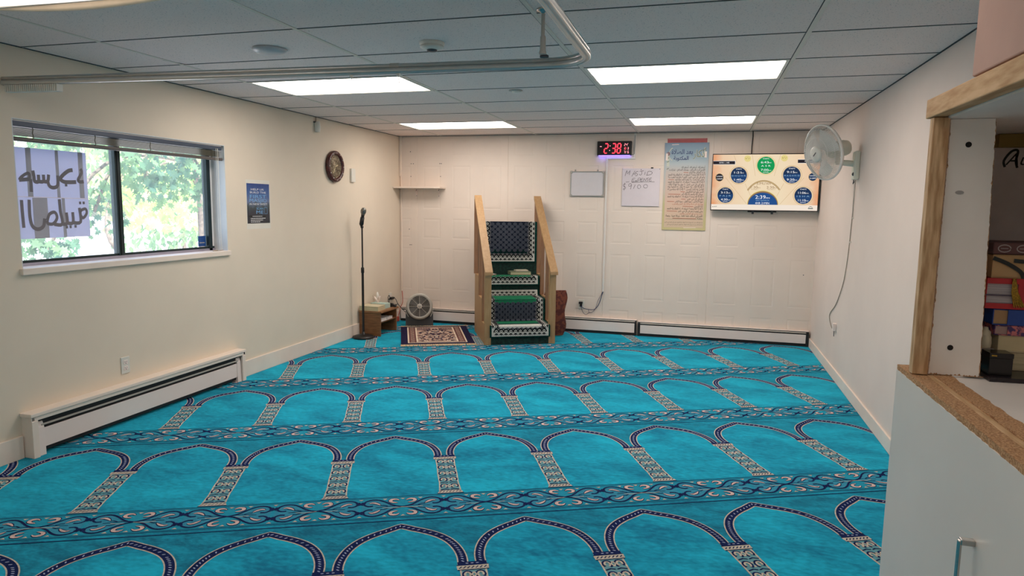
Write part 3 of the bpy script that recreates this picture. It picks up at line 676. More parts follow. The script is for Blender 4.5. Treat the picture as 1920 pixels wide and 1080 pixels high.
t=MB(); t.tube(smooth([(.262,7.235,.296),(.29,7.27,.315),(.27,7.35,.31),(.2,7.38,.30),(.1,7.45,.315),(.02,7.6,.32),(.012,7.68,.33)],5),.0032,BLACK,6); tag(t.build('black_cable'),'thin black cable running from the side table gadget to the corner outlet','cable')
outlet('power_outlet','white outlet with a black adapter plugged in, in the left corner',(0,7.70,.335),LEFT)
t=MB(); t.box(-.03,.035,-.04,-.0088,-.012,.018,BLACK,.004); t.box(.02,.07,-.034,-.014,-.008,.01,BLACK,.004); o=t.build('power_adapter'); o.location=(0,7.70,.322); o.rotation_euler=(0,0,LEFT); tag(o,'black power adapter plugged into the corner outlet','adapter')
t=MB(); t.tube(smooth([(.02,7.765,.322),(.03,7.80,.30),(.05,7.82,.24),(.10,7.83,.18),(.16,7.83,.13),(.225,7.80,.115)],5),.004,BLACK,6); tag(t.build('adapter_cable'),'black cord from the corner adapter down to the round floor fan','cord')
t=thing('extension_cord','orange red extension lead hanging in the corner with a red plug','extension cord',(0,0,0))
ORG=mat('orange red rubber',(190,74,56),.5)
b=MB(); b.tube(smooth([(.03,7.99,.385),(.045,7.97,.33),(.055,7.95,.24),(.03,7.935,.175),(.045,7.87,.12),(.05,7.83,.075)],5),.004,ORG,6); b.build('lead',t)
b=MB(); b.box(.036,.064,7.81,7.835,.012,.075,ORG,.006); b.build('plug',t)
# floor fan
FG=mat('warm grey fan plastic',(178,172,162),.4,var=.03); FDK=mat('dark fan interior',(36,36,36),.6)
t=thing('floor_fan','round grey floor fan standing on the carpet behind the prayer rug','fan',(.40,7.70,.003),ANG)
b=MB(); b.prism([(-.17,0),(.17,0),(.168,.19),(.15,.225),(.128,.20),(.09,.11),(-.09,.11),(-.128,.20),(-.15,.225),(-.168,.19)],'y',-.055,.07,GREY); b.build('base',t)
CT=Matrix.Translation((0,0,.24))@Matrix.Rotation(radians(-8),4,'X')@Matrix.Rotation(radians(90),4,'X')
b=MB(); b.lathe([(.128,.085),(.140,.094),(.156,.088),(.165,.07),(.165,-.03),(.155,-.055),(.13,-.06),(.128,-.05),(.150,-.02),(.148,.06),(.128,.085)],FG,48,CT,ring=True); b.build('drum',t)
b=MB(); b.lathe([(0,-.045),(.148,-.045)],FDK,36,CT); b.build('rear_shroud',t)
b=MB()
for r_ in [.046+.0118*i for i in range(8)]: b.tube([CT@Vector((r_*cos(2*pi*k/36),r_*sin(2*pi*k/36),.086)) for k in range(36)],.0015,FG,4,False,True)
for k in range(8):
    a=pi/4*k; b.tube([CT@Vector((.03*cos(a),.03*sin(a),.088)),CT@Vector((.132*cos(a),.132*sin(a),.088))],.0028,FG,5)
b.build('front_grille',t)
b=MB(); b.lathe([(.034,.084),(.034,.094),(.026,.098),(0,.099)],FG,24,CT); b.rib([(-.014,.004),(0,-.008),(.014,.004)],.005,GREY,lambda u,v:CT@Vector((u,v,.0995))); b.build('hub_badge',t)
for k in range(5):
    a=2*pi*k/5; b=MB(); b.grid([[CT@Vector((r_*cos(a+da),r_*sin(a+da),.03+.025*da)) for da in (-.45,-.2,.1,.4)] for r_ in (.03,.07,.105,.132)],GREY); b.build('blade',t)
for s in (-1,1):
    b=MB(); b.tube([(s*.165,-.03,.215),(s*.16,-.062,.17),(s*.135,-.066,.12)],.006,FG,6); b.build('pivot_arm',t)
# prayer rug
t=thing('prayer_rug','small navy and beige prayer rug with fringes lying before the floor fan','rug',(1.545,6.81,.0032),ANG)
RN=mat('navy rug pile',(40,36,68),.95,scale=90,c2=(28,24,52),spec=.1); RBE=mat('beige rug pile',(196,168,148),.95,scale=90,c2=(160,132,120),spec=.1); RW_=mat('cream rug stripe',(226,210,188),.95,spec=.1); RBR=mat('brown rug pile',(124,88,82),.95,scale=90,c2=(96,62,62),spec=.1); RFR=mat('cream rug fringe',(206,186,152),.95,scale=120,c2=(166,144,112))
u0,u1,v0,v1=-.885,-.085,.10,1.17
b=MB(); b.jd=(0,0,1); fz=lambda k:(lambda u,v:(u,v,.006+.0006*k))
b.box(u0,u1,v0,v1,0,.006,RN)
def rect(a,c,d,e,m,k): b.shape([(a,d),(c,d),(c,e),(a,e)],m,fz(k))
rect(u0+.075,u1-.075,v0+.06,v1-.05,RW_,1); rect(u0+.09,u1-.09,v0+.075,v1-.06,RBR,2)
rect(u0+.17,u1-.17,v0+.10,v1-.09,RW_,3); rect(u0+.185,u1-.185,v0+.115,v1-.10,RBE,4)
rnd=random.Random(3)
for side in (0,1):          # border blossoms
    for k in range(16):
        uu=(u0+.13) if side==0 else (u1-.13); vv=v0+.11+.058*k
        b.disc((uu,vv),.024,.018,RBE,fz(3),8,.5 if k%2 else -.5); b.disc((uu,vv),.011,.008,RN,fz(4),6)
cxr=(u0+u1)/2
for k in range(26):         # arch ribs at the far end
    x=u0+.2+(u1-u0-.4)*k/25; yb=v1-.12-.2*(1-abs(2*k/25-1))**.6*0-.16*(abs(2*k/25-1)>.25)*1; rect(x-.004,x+.004,yb,v1-.11,RN,5)
for k in range(170):        # mirrored floral field
    x=rnd.uniform(0,.2); y=rnd.uniform(v0+.14,v1-.2)
    if x>.21*(1-(max(0,y-(v0+.55))/.45)**1.5): continue
    r1,r2,a=rnd.uniform(.012,.03),rnd.uniform(.006,.014),rnd.uniform(0,3.1); m_=rnd.choice((RN,RN,RN,RBR,RW_)); kk=5+k%3
    for s in (1,-1): b.disc((cxr+s*x,y),r1,r2,m_,fz(kk),7,a*s)
b.build('pile',t)
def fringe(vv0,vv1):
    b=MB(); rr=random.Random(5); x=u0
    while x<u1+.01:
        d=rr.uniform(-.012,.012); b.rib([(x,vv0),(x+d*.5,(vv0+vv1)/2),(x+d,vv1)],.0085,RFR,lambda u,v:(u,v,.004+.002*sin(u*300))); x+=.007
    b.build('fringe',t)
fringe(v0+.002,.005); fringe(v1-.002,1.235)
# ------------------------------------------------------------------ minbar (stepped pulpit)
MIN=(1.545,6.81,.003); MANG=ANG+.027; MU=Vector((cos(MANG),sin(MANG))); MV=Vector((-sin(MANG),cos(MANG)))
t=thing('minbar','wooden minbar stair with handrails and green carpeted steps','pulpit',MIN,MANG)
WD,DP=.80,.84
ST=[(0.,.212),(.285,.463),(.57,.692)]
for s,x0 in ((0,0.012),(1,WD-.044)):
    b=MB(); b.prism([(.0,0),(DP,0),(DP,.70),(.545,.70),(.545,.475),(.27,.475),(.27,.22),(.0,.22)],'x',x0,x0+.032,WOOD); b.build('side_panel',t)
b=MB()
for v_,z_ in ST: pass
b.prism([(.008,.0),(.008,.208),(.285,.208),(.285,.459),(.57,.459),(.57,.688),(.80,.688),(.80,1.315),(.835,1.315),(.835,0)],'x',.046,WD-.046,GREEN); b.build('carpeted_steps',t)
for s in (0,1):
    xc=.042 if s==0 else WD-.042
    for k,(v_,z0) in enumerate(((.026,0.),(.275,.22),(.55,.475),(.828,.70))):
        zt=.80+(1.618-.80)*(v_+.05)/(.905)-.035; zt2=.80+(1.618-.80)*(v_-.022+.05)/.905-.034
        w2=.036 if k in (0,3) else .02
        b=MB(); pts=[(v_-.022,z0),(v_+.022,z0),(v_+.022,zt+.018),(v_-.022,zt2)]
        xx=xc-(.006 if s==0 else -.006) if k else xc
        b.prism(pts,'x',xx-w2+.0,xx+w2,WOODD if k else WOOD); b.build('baluster',t)
    b=MB(); b.prism([(-.055,.765),(-.05,.80),(DP-.0,1.622),(DP,1.583)],'x',xc-.042,xc+.042,WOOD); b.build('handrail',t)
# patterned runners
GRN=mat('bright green runner pile',(40,126,88),.95,scale=50,c2=(26,96,68),stretch=(1,6,6),spec=.1); DGRN=mat('deep green runner pile',(14,64,54),.95,scale=50,c2=(10,44,42),spec=.1)
RNAV=mat('blue black runner pile',(24,30,44),.95,scale=60,spec=.1); ROVAL=mat('grey blue runner oval',(84,88,98),.95,scale=200,c2=(66,70,82),spec=.1); RWHT=mat('off white runner border',(206,204,196),.95,scale=80,c2=(182,182,176),spec=.1); RGRY=mat('grey runner zigzag',(128,128,132),.95,spec=.1); RBLK=mat('black runner motif',(18,20,22),.95,spec=.1)
def runner(name,label,path,ua,ub,zones,ends=(False,True),ovals=()):
    """path: (v,z) polyline walked from the top down; s = arclength along it"""
    P=[Vector(p) for p in path]; S=[0]
    for a,c in zip(P,P[1:]): S.append(S[-1]+(c-a).length)
    T=S[-1]
    def at(s_,k):
        s_=min(max(s_,0),T)
        i=max(j for j in range(len(P)-1) if S[j]<=s_+1e-9); f=(s_-S[i])/(S[i+1]-S[i]); p=P[i].lerp(P[i+1],f)
        d=(P[i+1]-P[i]).normalized(); nn=Vector((d.y,-d.x))
        # average the normal near the folds
        if f>.999 and i<len(P)-2: d2=(P[i+2]-P[i+1]).normalized(); nn=(nn+Vector((d2.y,-d2.x))).normalized()
        elif f<.001 and i>0: d2=(P[i]-P[i-1]).normalized(); nn=(nn+Vector((d2.y,-d2.x))).normalized()
        p=p+nn*(.001+.0008*k); return p
    def fn(k): return lambda u,s_: (u,at(s_,k).x,at(s_,k).y)
    b=MB()
    def strip(a,c,s0,s1,m,k):
        cuts=sorted({s0,s1,*[x for x in S if s0<x<s1]})
        for e,f in zip(cuts,cuts[1:]): b.shape([(a,f),(c,f),(c,e),(a,e)],m,fn(k))
    strip(ua,ub,0,T,DGRN,0); strip(ua+.02,ub-.02,0,T-(.012 if ends[1] else 0),RWHT,1)
    bw_=.095; s0=bw_ if ends[0] else 0; s1=T-bw_ if ends[1] else T
    ia,ib=ua+bw_,ub-bw_
    for a,c,m in zones: strip(ia,ib,max(a,s0),min(c,s1),m,2)
    # zigzag inner edge
    def zig(pts): b.rib(pts,.02,RGRY,fn(3)); b.rib(pts,.006,RBLK,fn(4))
    nz_=max(4,int((s1-s0)/.02))
    for x,sg in ((ia,-1),(ib,1)): zig([(x+(.008*sg if i%2 else -.008*sg),s0+(s1-s0)*i/nz_) for i in range(nz_+1)])
    if ends[1]:
        n2=int((ib-ia)/.025); zig([(ia+(ib-ia)*i/n2,s1+(.007 if i%2 else -.007)) for i in range(n2+1)])
    # flower fans
    def fan(u,s_,rot):
        def T_(x,y): return (u+x*cos(rot)-y*sin(rot), s_+x*sin(rot)+y*cos(rot))
        b.rib([T_(*p) for p in arc(0,0,.026,.034,180,360,10)],.013,RBLK,fn(4)); b.rib([T_(*p) for p in arc(0,.004,.013,.018,180,360,8)],.005,RBLK,fn(4))
        for a in (-.9,0,.9): b.disc(T_(.013*sin(a),.016+.006*cos(a)),.0055,.015,RBLK,fn(4),7,rot-a)
    st=.054
    m=int((s1-s0)/st)
    for i in range(m):
        for x,r_ in ((ua+.054,radians(90)),(ub-.054,radians(-90))): fan(x,s0+(i+.5)*(s1-s0)/m,r_)
    if ends[1]:
        m=int((ub-ua-.05)/st)
        for i in range(m): fan(ua+.045+(i+.5)*(ub-ua-.09)/m,T-.058,0)
    if ends[0]:
        m=int((ub-ua-.05)/st)
        for i in range(m): fan(ua+.045+(i+.5)*(ub-ua-.09)/m,.05,pi)
    for a,c in ovals:
        r=0; s_=a+.03
        while s_<c-.012:
            n_=int((ib-ia-.03)/.064)
            for i in range(n_+(0 if r%2 else 1)):
                u=ia+.03+(.032 if r%2 else 0)+i*(ib-ia-.06)/n_
                if u<ib-.02: b.disc((u,s_),.0235,.0195,ROVAL,fn(3),12); b.rib(arc(u,s_,.012,.009,0,330,8),.003,RNAV,fn(4),closed=True)
            s_+=.031; r+=1
    o=b.build(name); o.location=MIN; o.rotation_euler=(0,0,MANG); tag(o,label,'runner rug','patterned runners on the minbar'); return o
runner('runner_rug','patterned green and white runner hanging on the minbar backrest',[(.80,1.318),(.795,1.07),(.79,.832)],.085,.745,[(0,.40,RNAV),(.33,.40,DGRN)],(False,True),[(0,.36)])
runner('runner_rug','patterned runner folded over the front edge of the minbar seat',[(.66,.694),(.566,.694),(.555,.682),(.548,.585)],.07,.735,[(0,.3,GRN)],(False,True))
runner('runner_rug','patterned runner draped over the two lower minbar steps',[(.562,.53),(.552,.472),(.54,.465),(.285,.465),(.275,.452),(.268,.36),(.266,.225),(.255,.214),(.004,.214),(-.010,.202),(-.016,.12),(-.014,.082)],.062,.735,[(0,.16,GRN),(.10,.38,GRN),(.34,.61,RNAV),(.585,.76,GRN),(.74,.80,DGRN)],(True,True),[(.355,.60)])
# things resting on the seat
bk=MIN
def mloc(u,v,z): p=MU*u+MV*v; return (MIN[0]+p.x,MIN[1]+p.y,z)
book('seat_book','grey green hardback book lying on the minbar seat under a small booklet','book',mloc(.40,.61,.7015),ANG+.05,.25,.16,.038,mat('grey green cover',(104,112,88),.6),BOOKP)
book('seat_booklet','small open-topped white booklet on the book on the minbar seat','booklet',mloc(.475,.65,.7405),ANG+.12,.15,.1,.014,mat('pale booklet cover',(196,192,170),.6),WHITE2)
t=MB()
rr=random.Random(11); rows_=[[(.0+.028*i+rr.uniform(-.004,.004),.022*j+rr.uniform(-.004,.004),.004+.014*rr.random()+(.016 if 1<=i<=3 and 1<=j<=2 else 0)) for i in range(6)] for j in range(4)]
t.grid(rows_,WHITE2); t.grid([[(p[0],p[1],0.0005) for p in r] for r in rows_],WHITE2)
o=t.build('crumpled_paper'); o.location=mloc(.095,.60,.7005); o.rotation_euler=(0,0,MANG); tag(o,'crumpled white papers at the left of the minbar seat','papers')
# cushion behind the stair
t=thing('back_cushion','maroon patterned back cushion standing behind the minbar','cushion',(2.17,7.60,.003),ANG)
CUSH=mat('maroon patterned velvet',(112,58,40),.9,scale=26,c2=(78,34,30),lo=.45,hi=.55); 
b=MB(); rows_=[]
for i in range(13):
    z=.01+.52*i/12; wv=.085+.03*sin(i/12*pi*.9)+.02*sin(i/12*9)+.02*(i/12); th=.045*(sin(pi*min(.97,max(.06,i/12)))**.4)
    rows_.append([(wv*(abs(cos(a))**.6)*(1 if cos(a)>0 else -1),th*(abs(sin(a))**.7)*(1 if sin(a)>0 else -1)+.05*i/12,z) for a in [2*pi*k/20+.01 for k in range(20)]])
b.grid(rows_,CUSH,True,True); b.poly(rows_[0],CUSH); b.poly(rows_[-1],CUSH); b.build('pad',t)
# ------------------------------------------------------------------ back wall pieces
def wallthing(name,label,cat,x,z,group=None): return thing(name,label,cat,(x,YB,z),0,group)
t=wallthing('wall_shelf','small white wall shelf on the back wall in the left corner','shelf',0.0,1.716)
b=MB(); b.box(.004,.63,-.205,0,-.009,.009,WHITE,.002); b.build('board',t)
for x in (.235,.54):
    b=MB(); b.box(x-.011,x+.011,-.003,0,-.115,-.009,WHITE2,.001); b.box(x-.011,x+.011,-.15,0,-.0125,-.0092,WHITE2,.001); b.tube([(x,-.004,-.08),(x,-.07,-.014)],.004,WHITE2,6); br=b.build('bracket',t)
    b=MB()
    for dx,dz in ((0,-.022),(-.006,-.032),(0,-.1)): b.lathe([(.005,0),(.004,.003),(0,.004)],BLACK,8,Matrix.Translation((x+dx,-.003,dz))@Matrix.Rotation(radians(90),4,'X'))
    b.build('screw',br)
t=wallthing('cable_raceway','white cable cover running down the left corner of the back wall','cable cover',0,0)
b=MB(); b.box(.004,.034,-.02,0,1.86,ZC-.006,WHITE,.003); b.build('wide_cover',t); b=MB(); b.box(.016,.032,-.014,0,.385,1.86,WHITE,.003); b.build('narrow_cover',t)
t=wallthing('cable_raceway','white cable cover from the ceiling past the red clock down the back wall','cable cover',0,0)
RACE=mat('white raceway plastic',(226,220,214),.4,var=.02)
b=MB(); b.box(2.955,2.98,-.016,0,2.085,ZC-.006,RACE,.003); b.build('ceiling_drop',t); b=MB(); b.box(2.64,2.98,-.016,0,2.062,2.085,RACE,.003); b.build('cross_run',t); b=MB(); b.box(2.640,2.663,-.016,0,.50,2.062,RACE,.003); b.build('long_drop',t)
t=MB(); t.tube([(2.968,YB-.02,ZC-.03),(2.968,YB-.02,2.2),(2.967,YB-.02,2.12),(2.94,YB-.02,2.112),(2.925,YB-.02,2.112)],.0022,BLACK,6); tag(t.build('clock_cable'),'thin dark cable from the ceiling to the red digital clock','cable')
# LED clock
t=wallthing('digital_clock','black digital wall clock with red LED digits showing 2:38','clock',2.535,2.104)
w,h=.402,.163
b=MB(); b.box(0,w,-.042,-.004,0,h,BLACK,.01,seg=3); b.build('case',t)
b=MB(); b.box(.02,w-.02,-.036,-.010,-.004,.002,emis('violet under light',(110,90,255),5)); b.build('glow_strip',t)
RED=emis('red LED',(255,58,74),1.6); PINKL=emis('pale red LED',(255,150,160),1.4)
b=MB(); b.jd=(0,-1,0); fd=plane(-.0426)
SEG={'2':'abged','3':'abgcd','8':'abcdefg','1':'bc','5':'afgcd','7':'abc','4':'fgbc','0':'abcdef'}
def seg7(ch,x,y,wd,ht,tk,m,sh=.08):
    q=lambda a,c:(x+a*wd+sh*c*ht,y+c*ht)
    E={'a':((.12,1),(.88,1)),'b':((1,.94),(1,.56)),'c':((1,.44),(1,.06)),'d':((.12,0),(.88,0)),'e':((0,.06),(0,.44)),'f':((0,.56),(0,.94)),'g':((.12,.5),(.88,.5))}
    for s_ in SEG[ch]: b.rib([q(*E[s_][0]),q(*E[s_][1])],tk,m,fd)
seg7('2',.083,.026,.038,.108,.013,RED); seg7('3',.172,.026,.038,.108,.013,RED); seg7('8',.232,.026,.038,.108,.013,RED)
for z in (.056,.108): b.disc((.148+.004*(z>.1),z),.0055,.0055,PINKL,fd,8)
b.rib([(.034,.103),(.054,.101)],.007,PINKL,fd)
for x,ch in ((.315,'2'),(.335,'4')): seg7(ch,x,.107,.012,.026,.0035,PINKL)
b.rib(arc(.357,.132,.003,.003,0,300,6),.002,PINKL,fd)
for x,ch in ((.306,'1'),(.322,'0'),(.352,'3')): seg7(ch,x,.066,.012,.024,.0035,PINKL if ch!='0' else RED)
for x,ch in ((.311,'7'),(.345,'1'),(.355,'5')): seg7(ch,x,.024,.011,.026,.0035,PINKL)
b.rib([(.331,.024),(.338,.05)],.003,PINKL,fd)
b.build('digits',t)
# two whiteboards
BOARD=mat('glossy whiteboard',(214,210,214),.25,var=.02)
t=wallthing('whiteboard','blank small whiteboard with an aluminium frame and grey corners','whiteboard',2.222,1.629)
w,h=.402,.294
b=MB(); b.box(.008,w-.008,-.012,0,.008,h-.008,BOARD); b.build('writing_surface',t)
b=MB()
for a in ((0,w,0,.012),(0,w,h-.012,h),(0,.012,.012,h-.012),(w-.012,w,.012,h-.012)): b.box(a[0],a[1],-.017,-.001,a[2],a[3],ALU,.002)
b.build('frame',t)
for x in (0,w):
    for z in (0,h): b=MB(); b.box(x-(.004 if x==0 else .026),x+(.026 if x==0 else .004),-.02,0,z-(.004 if z==0 else .024),z+(.024 if z==0 else .004),LGREY,.007); b.build('corner_cap',t)
for x in (.058,.325): b=MB(); b.box(x-.009,x+.009,-.008,0,h-.002,h+.02,LGREY,.003); b.disc((x,h+.014),.004,.004,BLACK,plane(-.0085),8); b.build('hanging_tab',t)
t=wallthing('marker_board','white marker board with handwritten notice MASJID EXPENSE $9100','whiteboard',2.836,1.522)
w,h=.432,.434
b=MB(); b.box(0,w,-.014,0,0,h,mat('lilac white board',(216,208,214),.3,var=.02),.003); b.build('writing_surface',t)
b=MB(); b.jd=(0,-1,0); fh=lambda x,y:((x-915)/515*.432,-.0146,h-(y-472)/507*h)
MK=mat('dark marker ink',(70,62,66),.6)
for pts in ([(952,575),(975,500),(985,545),(1020,500),(1008,560)],[(1045,580),(1085,505),(1090,560)],[(1058,548),(1092,543)],[(1132,513),(1105,518),(1098,535),(1122,548),(1118,565),(1092,572)],[(1150,512),(1208,504)],[(1180,508),(1178,550),(1160,562),(1146,548)],[(1228,520),(1218,560)],[(1228,503),(1230,506)],[(1252,562),(1264,515),(1300,513),(1322,527),(1312,548),(1280,560),(1240,563)],
 [(1095,603),(1060,608),(1048,652),(1085,647)],[(1055,630),(1082,627)],[(1095,630),(1117,652)],[(1117,628),(1092,656)],[(1125,656),(1136,605),(1166,605),(1160,626),(1130,631)],[(1202,603),(1176,610),(1168,648),(1196,645)],[(1172,628),(1196,624)],[(1205,646),(1216,604),(1234,640),(1248,600)],[(1278,598),(1254,608),(1272,626),(1250,642)],[(1318,598),(1292,603),(1286,640),(1318,637)],[(1289,620),(1312,617)],[(965,656),(1012,651)],[(1045,658),(1200,652),(1358,651)],
 [(965,680),(935,688),(934,708),(964,724),(960,746),(928,750)],[(952,664),(944,772)],[(1046,688),(1028,674),(1008,690),(1012,712),(1040,705),(1046,688),(1034,752)],[(1096,690),(1074,746)]):
    b.rib(smooth(pts,3) if len(pts)>3 else pts,5.2,MK,fh)
b.rib(arc(1150,718,22,26,60,400,14),5.2,MK,fh); b.rib(arc(1238,711,28,24,30,380,14),5.2,MK,fh)
b.build('handwriting',t)
b=MB(); b.box(.325,.352,-.02,-.002,h-.002,h+.012,BLACK,.003); b.build('clip',t)
b=MB(); b.disc((.214,h-.014),.005,.005,BLACK,plane(-.0147),10); b.disc((.426,h-.008),.004,.004,GREY,plane(-.0147),8); b.build('screw',t)
# Arabic poster
t=wallthing('arabic_poster','tall laminated poster of Arabic text with a sky blue heading','poster',3.308,1.256)
w,h=.486,.986
PB_,nt,N,L,bs,out=newmat('printed sky to cream poster'); tc=N.new('ShaderNodeTexCoord'); sp=N.new('ShaderNodeSeparateXYZ'); L.new(tc.outputs['Object'],sp.inputs[0])
mr=N.new('ShaderNodeMapRange'); mr.inputs['From Max'].default_value=h; L.new(sp.outputs['Z'],mr.inputs[0]); rp=N.new('ShaderNodeValToRGB'); cr=rp.color_ramp
cr.elements[0].color=rgb((212,190,164)); cr.elements[0].position=0; cr.elements[1].position=1; cr.elements[1].color=rgb((104,138,164))
for p_,c_ in ((.35,(212,184,166)),(.66,(198,186,178)),(.76,(176,188,192)),(.86,(134,160,178))): e=cr.elements.new(p_); e.color=rgb(c_)
L.new(mr.outputs[0],rp.inputs[0]); L.new(rp.outputs[0],bs.inputs['Base Color']); bs.inputs['Roughness'].default_value=.3
PE,nt,N,L,bs,out=newmat('printed olive poster edge'); tc=N.new('ShaderNodeTexCoord'); sp=N.new('ShaderNodeSeparateXYZ'); L.new(tc.outputs['Object'],sp.inputs[0])
mr=N.new('ShaderNodeMapRange'); mr.inputs['From Max'].default_value=h; L.new(sp.outputs['Z'],mr.inputs[0]); rp=N.new('ShaderNodeValToRGB'); cr=rp.color_ramp
cr.elements[0].color=rgb((204,192,142)); cr.elements[1].color=rgb((96,128,156)); e=cr.elements.new(.3); e.color=rgb((190,184,140)); e=cr.elements.new(.45); e.color=rgb((196,188,176)); e=cr.elements.new(.75); e.color=rgb((176,186,190))
L.new(mr.outputs[0],rp.inputs[0]); L.new(rp.outputs[0],bs.inputs['Base Color']); bs.inputs['Roughness'].default_value=.3
b=MB(); sk=.012
def fp(k): return lambda u,v:(u*w+sk*v*.0+.008*(v-.5)*-0,-.0105-.0006*k,v*h)
b.box(0,w,-.0105,0,0,h,PE,.001); b.shape([(.05,.03),(.94,.03),(.95,.985),(.04,.985)],PB_,fp(1)); b.build('sheet',t)
b=MB(); b.jd=(0,-1,0); PK=mat('black print',(38,34,34),.6); PRD=mat('rust print',(176,112,92),.6); PNV=mat('navy print',(34,54,104),.6); PGY=mat('grey green print',(128,140,124),.6); PWH=mat('pale print outline',(196,200,186),.6)
b.text(arabic('بعد الصلاة'),.075,.40,.872,PNV,fp(2),fit=.48,bold=.01,res=2); b.text(arabic('المكتوبة'),.06,.38,.806,PNV,fp(2),fit=.34,bold=.02,res=2)
b.text(arabic('أذكار'),.11,.80,.838,PWH,fp(2),fit=.30,bold=.035,res=2); b.text(arabic('أذكار'),.11,.80,.838,PGY,fp(3),fit=.30,bold=.005,res=2)
# pale minaret ornament at the left of the heading
b.shape([(.055,.73),(.12,.73),(.115,.86),(.06,.86)],PWH,fp(2)); b.disc((.088,.875),.04,.022,mat('dull rose print',(140,112,116),.6),fp(3),12); b.rib(arc(.22,.87,.12,.075,110,250,12),.014,PWH,fp(2))
for zz in (.78,.82,.70): b.rib([(.06,zz),(.11,zz+.01)],.01,PGY,fp(3))
rowz=[]
TXT=[('أستغفر الله ، أستغفر الله ، أستغفر الله','k',.40,.93),('اللهم أنت السلام ، ومنك السلام ، تباركت','k',.12,.93),('يا ذا الجلال والإكرام','k',.58,.93),
('لا إله إلا الله وحده لا شريك له ، له الملك وله الحمد','k',.10,.94),('وهو على كل شيء قدير ، اللهم لا مانع لما أعطيت ولا','k',.10,.93),('معطي لما منعت ، ولا ينفع ذا الجد منك الجد','k',.26,.92),
('لا إله إلا الله وحده لا شريك له ، له الملك وله الحمد','k',.10,.93),('وهو على كل شيء قدير ، لا حول ولا قوة إلا بالله ،','k',.10,.92),('لا إله إلا الله ، ولا نعبد إلا إياه ، له النعمة وله','k',.10,.92),('الفضل وله الثناء الحسن ، لا إله إلا الله مخلصين له','k',.10,.92),('الدين ولو كره الكافرون','k',.52,.92),
('سبحان الله والحمد لله والله أكبر','k',.42,.91),('لا إله إلا الله وحده لا شريك له ، له الملك وله الحمد','k',.10,.92),('وهو على كل شيء قدير','k',.56,.92),('سورة الإخلاص ، سورة الفلق ، سورة الناس','k',.28,.92),('مرة بعد كل صلاة وثلاثا بعد الفجر والمغرب','r',.22,.92),('آية الكرسي','k',.72,.92),
('لا إله إلا الله وحده لا شريك له ، له الملك وله الحمد','k',.10,.92),('يحيي ويميت وهو على كل شيء قدير','k',.36,.92),('عشر مرات بعد المغرب والفجر','r',.40,.92),('اللهم إني أسألك علما نافعا ، ورزقا طيبا ، وعملا','k',.08,.92),('متقبلا','k',.80,.92)]
z=.712
for s_,m_,x0,x1 in TXT:
    b.text(arabic(s_),.030,(x0+x1)/2,z,PK if m_=='k' else PRD,fp(2),fit=x1-x0,bold=.012,res=1); z-=.0278
for x0,x1,k in ((.45,.56,2),(.11,.24,5),(.40,.50,10),(.12,.40,11),(.42,.52,13),(.10,.26,14),(.46,.70,16),(.10,.34,18),(.24,.78,21)): b.rib([(x0,.720-.0278*k),(x1,.718-.0278*k)],.007,PRD,fp(2))
b.rib([(.08,.128),(.94,.128)],.003,PGY,fp(2))
for zz,x0 in ((.085,.06),(.06,.12)): b.text(arabic('لا إله إلا الله وحده لا شريك له له الملك وله الحمد وهو على كل شيء قدير'),.017,(x0+.93)/2,zz,PK,fp(2),fit=.93-x0,res=1)
b.rib([(.5,.028),(.78,.031)],.006,WHITE2,fp(2)); b.rib([(.16,.977),(.32,.98)],.007,WHITE2,fp(2))
b.build('lettering',t)
for x in (.055,.93): b=MB(); b.box(x*w-.012,x*w+.012,-.0135,-.011,h*.80 if x<.5 else h*.83,h*.88 if x<.5 else h*.90,WHITE2,.001); b.build('tape',t)
t=MB(); t.box(0,.436,-.0015,0,0,.1,mat('red poster strip',(176,72,76),.4,var=.1,scale=20),.0005); t.rib([(.01,.092),(.42,.094)],.004,mat('pale red edge',(206,120,120),.4),plane(-.002)); o=t.build('red_poster'); o.location=(3.335,YB,2.19); tag(o,'red poster edge showing behind the top of the Arabic poster','poster')
# television
t=wallthing('television','wall mounted television showing prayer times on a peach screen','television',3.836,1.487)
w,h=1.112,.622
BZ=mat('dark brown bezel',(44,34,34),.35)
b=MB(); b.box(0,w,-.095,-.045,0,h,BZ,.003); b.box(.2,w-.2,-.046,-.02,.08,h-.1,BLACK); b.build('cabinet',t)
b=MB(); b.box(.44,.68,-.03,0,-.002,.35,BLACK); b.box(.40,.70,-.05,-.02,-.014,.002,BLACK,.002)
for x in (.455,.655): b.box(x-.012,x+.012,-.055,-.03,-.034,.02,GREY,.003)
b.build('wall_mount',t)
SCR,nt,N,L,bs,out=newmat('peach screen picture'); N.remove(bs); tc=N.new('ShaderNodeTexCoord'); sp=N.new('ShaderNodeSeparateXYZ'); L.new(tc.outputs['Object'],sp.inputs[0])
sb=N.new('ShaderNodeMath'); sb.operation='SUBTRACT'; sb.inputs[1].default_value=w/2; L.new(sp.outputs['X'],sb.inputs[0]); ab=N.new('ShaderNodeMath'); ab.operation='ABSOLUTE'; L.new(sb.outputs[0],ab.inputs[0])
nz=N.new('ShaderNodeTexNoise'); nz.inputs['Scale'].default_value=6; nz.inputs['Detail'].default_value=6; L.new(tc.outputs['Object'],nz.inputs['Vector'])
ad=N.new('ShaderNodeMath'); ad.operation='MULTIPLY_ADD'; ad.inputs[1].default_value=.22; L.new(nz.outputs[0],ad.inputs[0]); L.new(ab.outputs[0],ad.inputs[2])
mr=N.new('ShaderNodeMapRange'); mr.inputs['From Min'].default_value=.28; mr.inputs['From Max'].default_value=.76; L.new(ad.outputs[0],mr.inputs[0]); rp=N.new('ShaderNodeValToRGB'); cr=rp.color_ramp
cr.elements[0].color=rgb((244,222,188)); cr.elements[1].color=rgb((206,112,70)); e=cr.elements.new(.6); e.color=rgb((240,206,172)); e=cr.elements.new(.8); e.color=rgb((232,162,116))
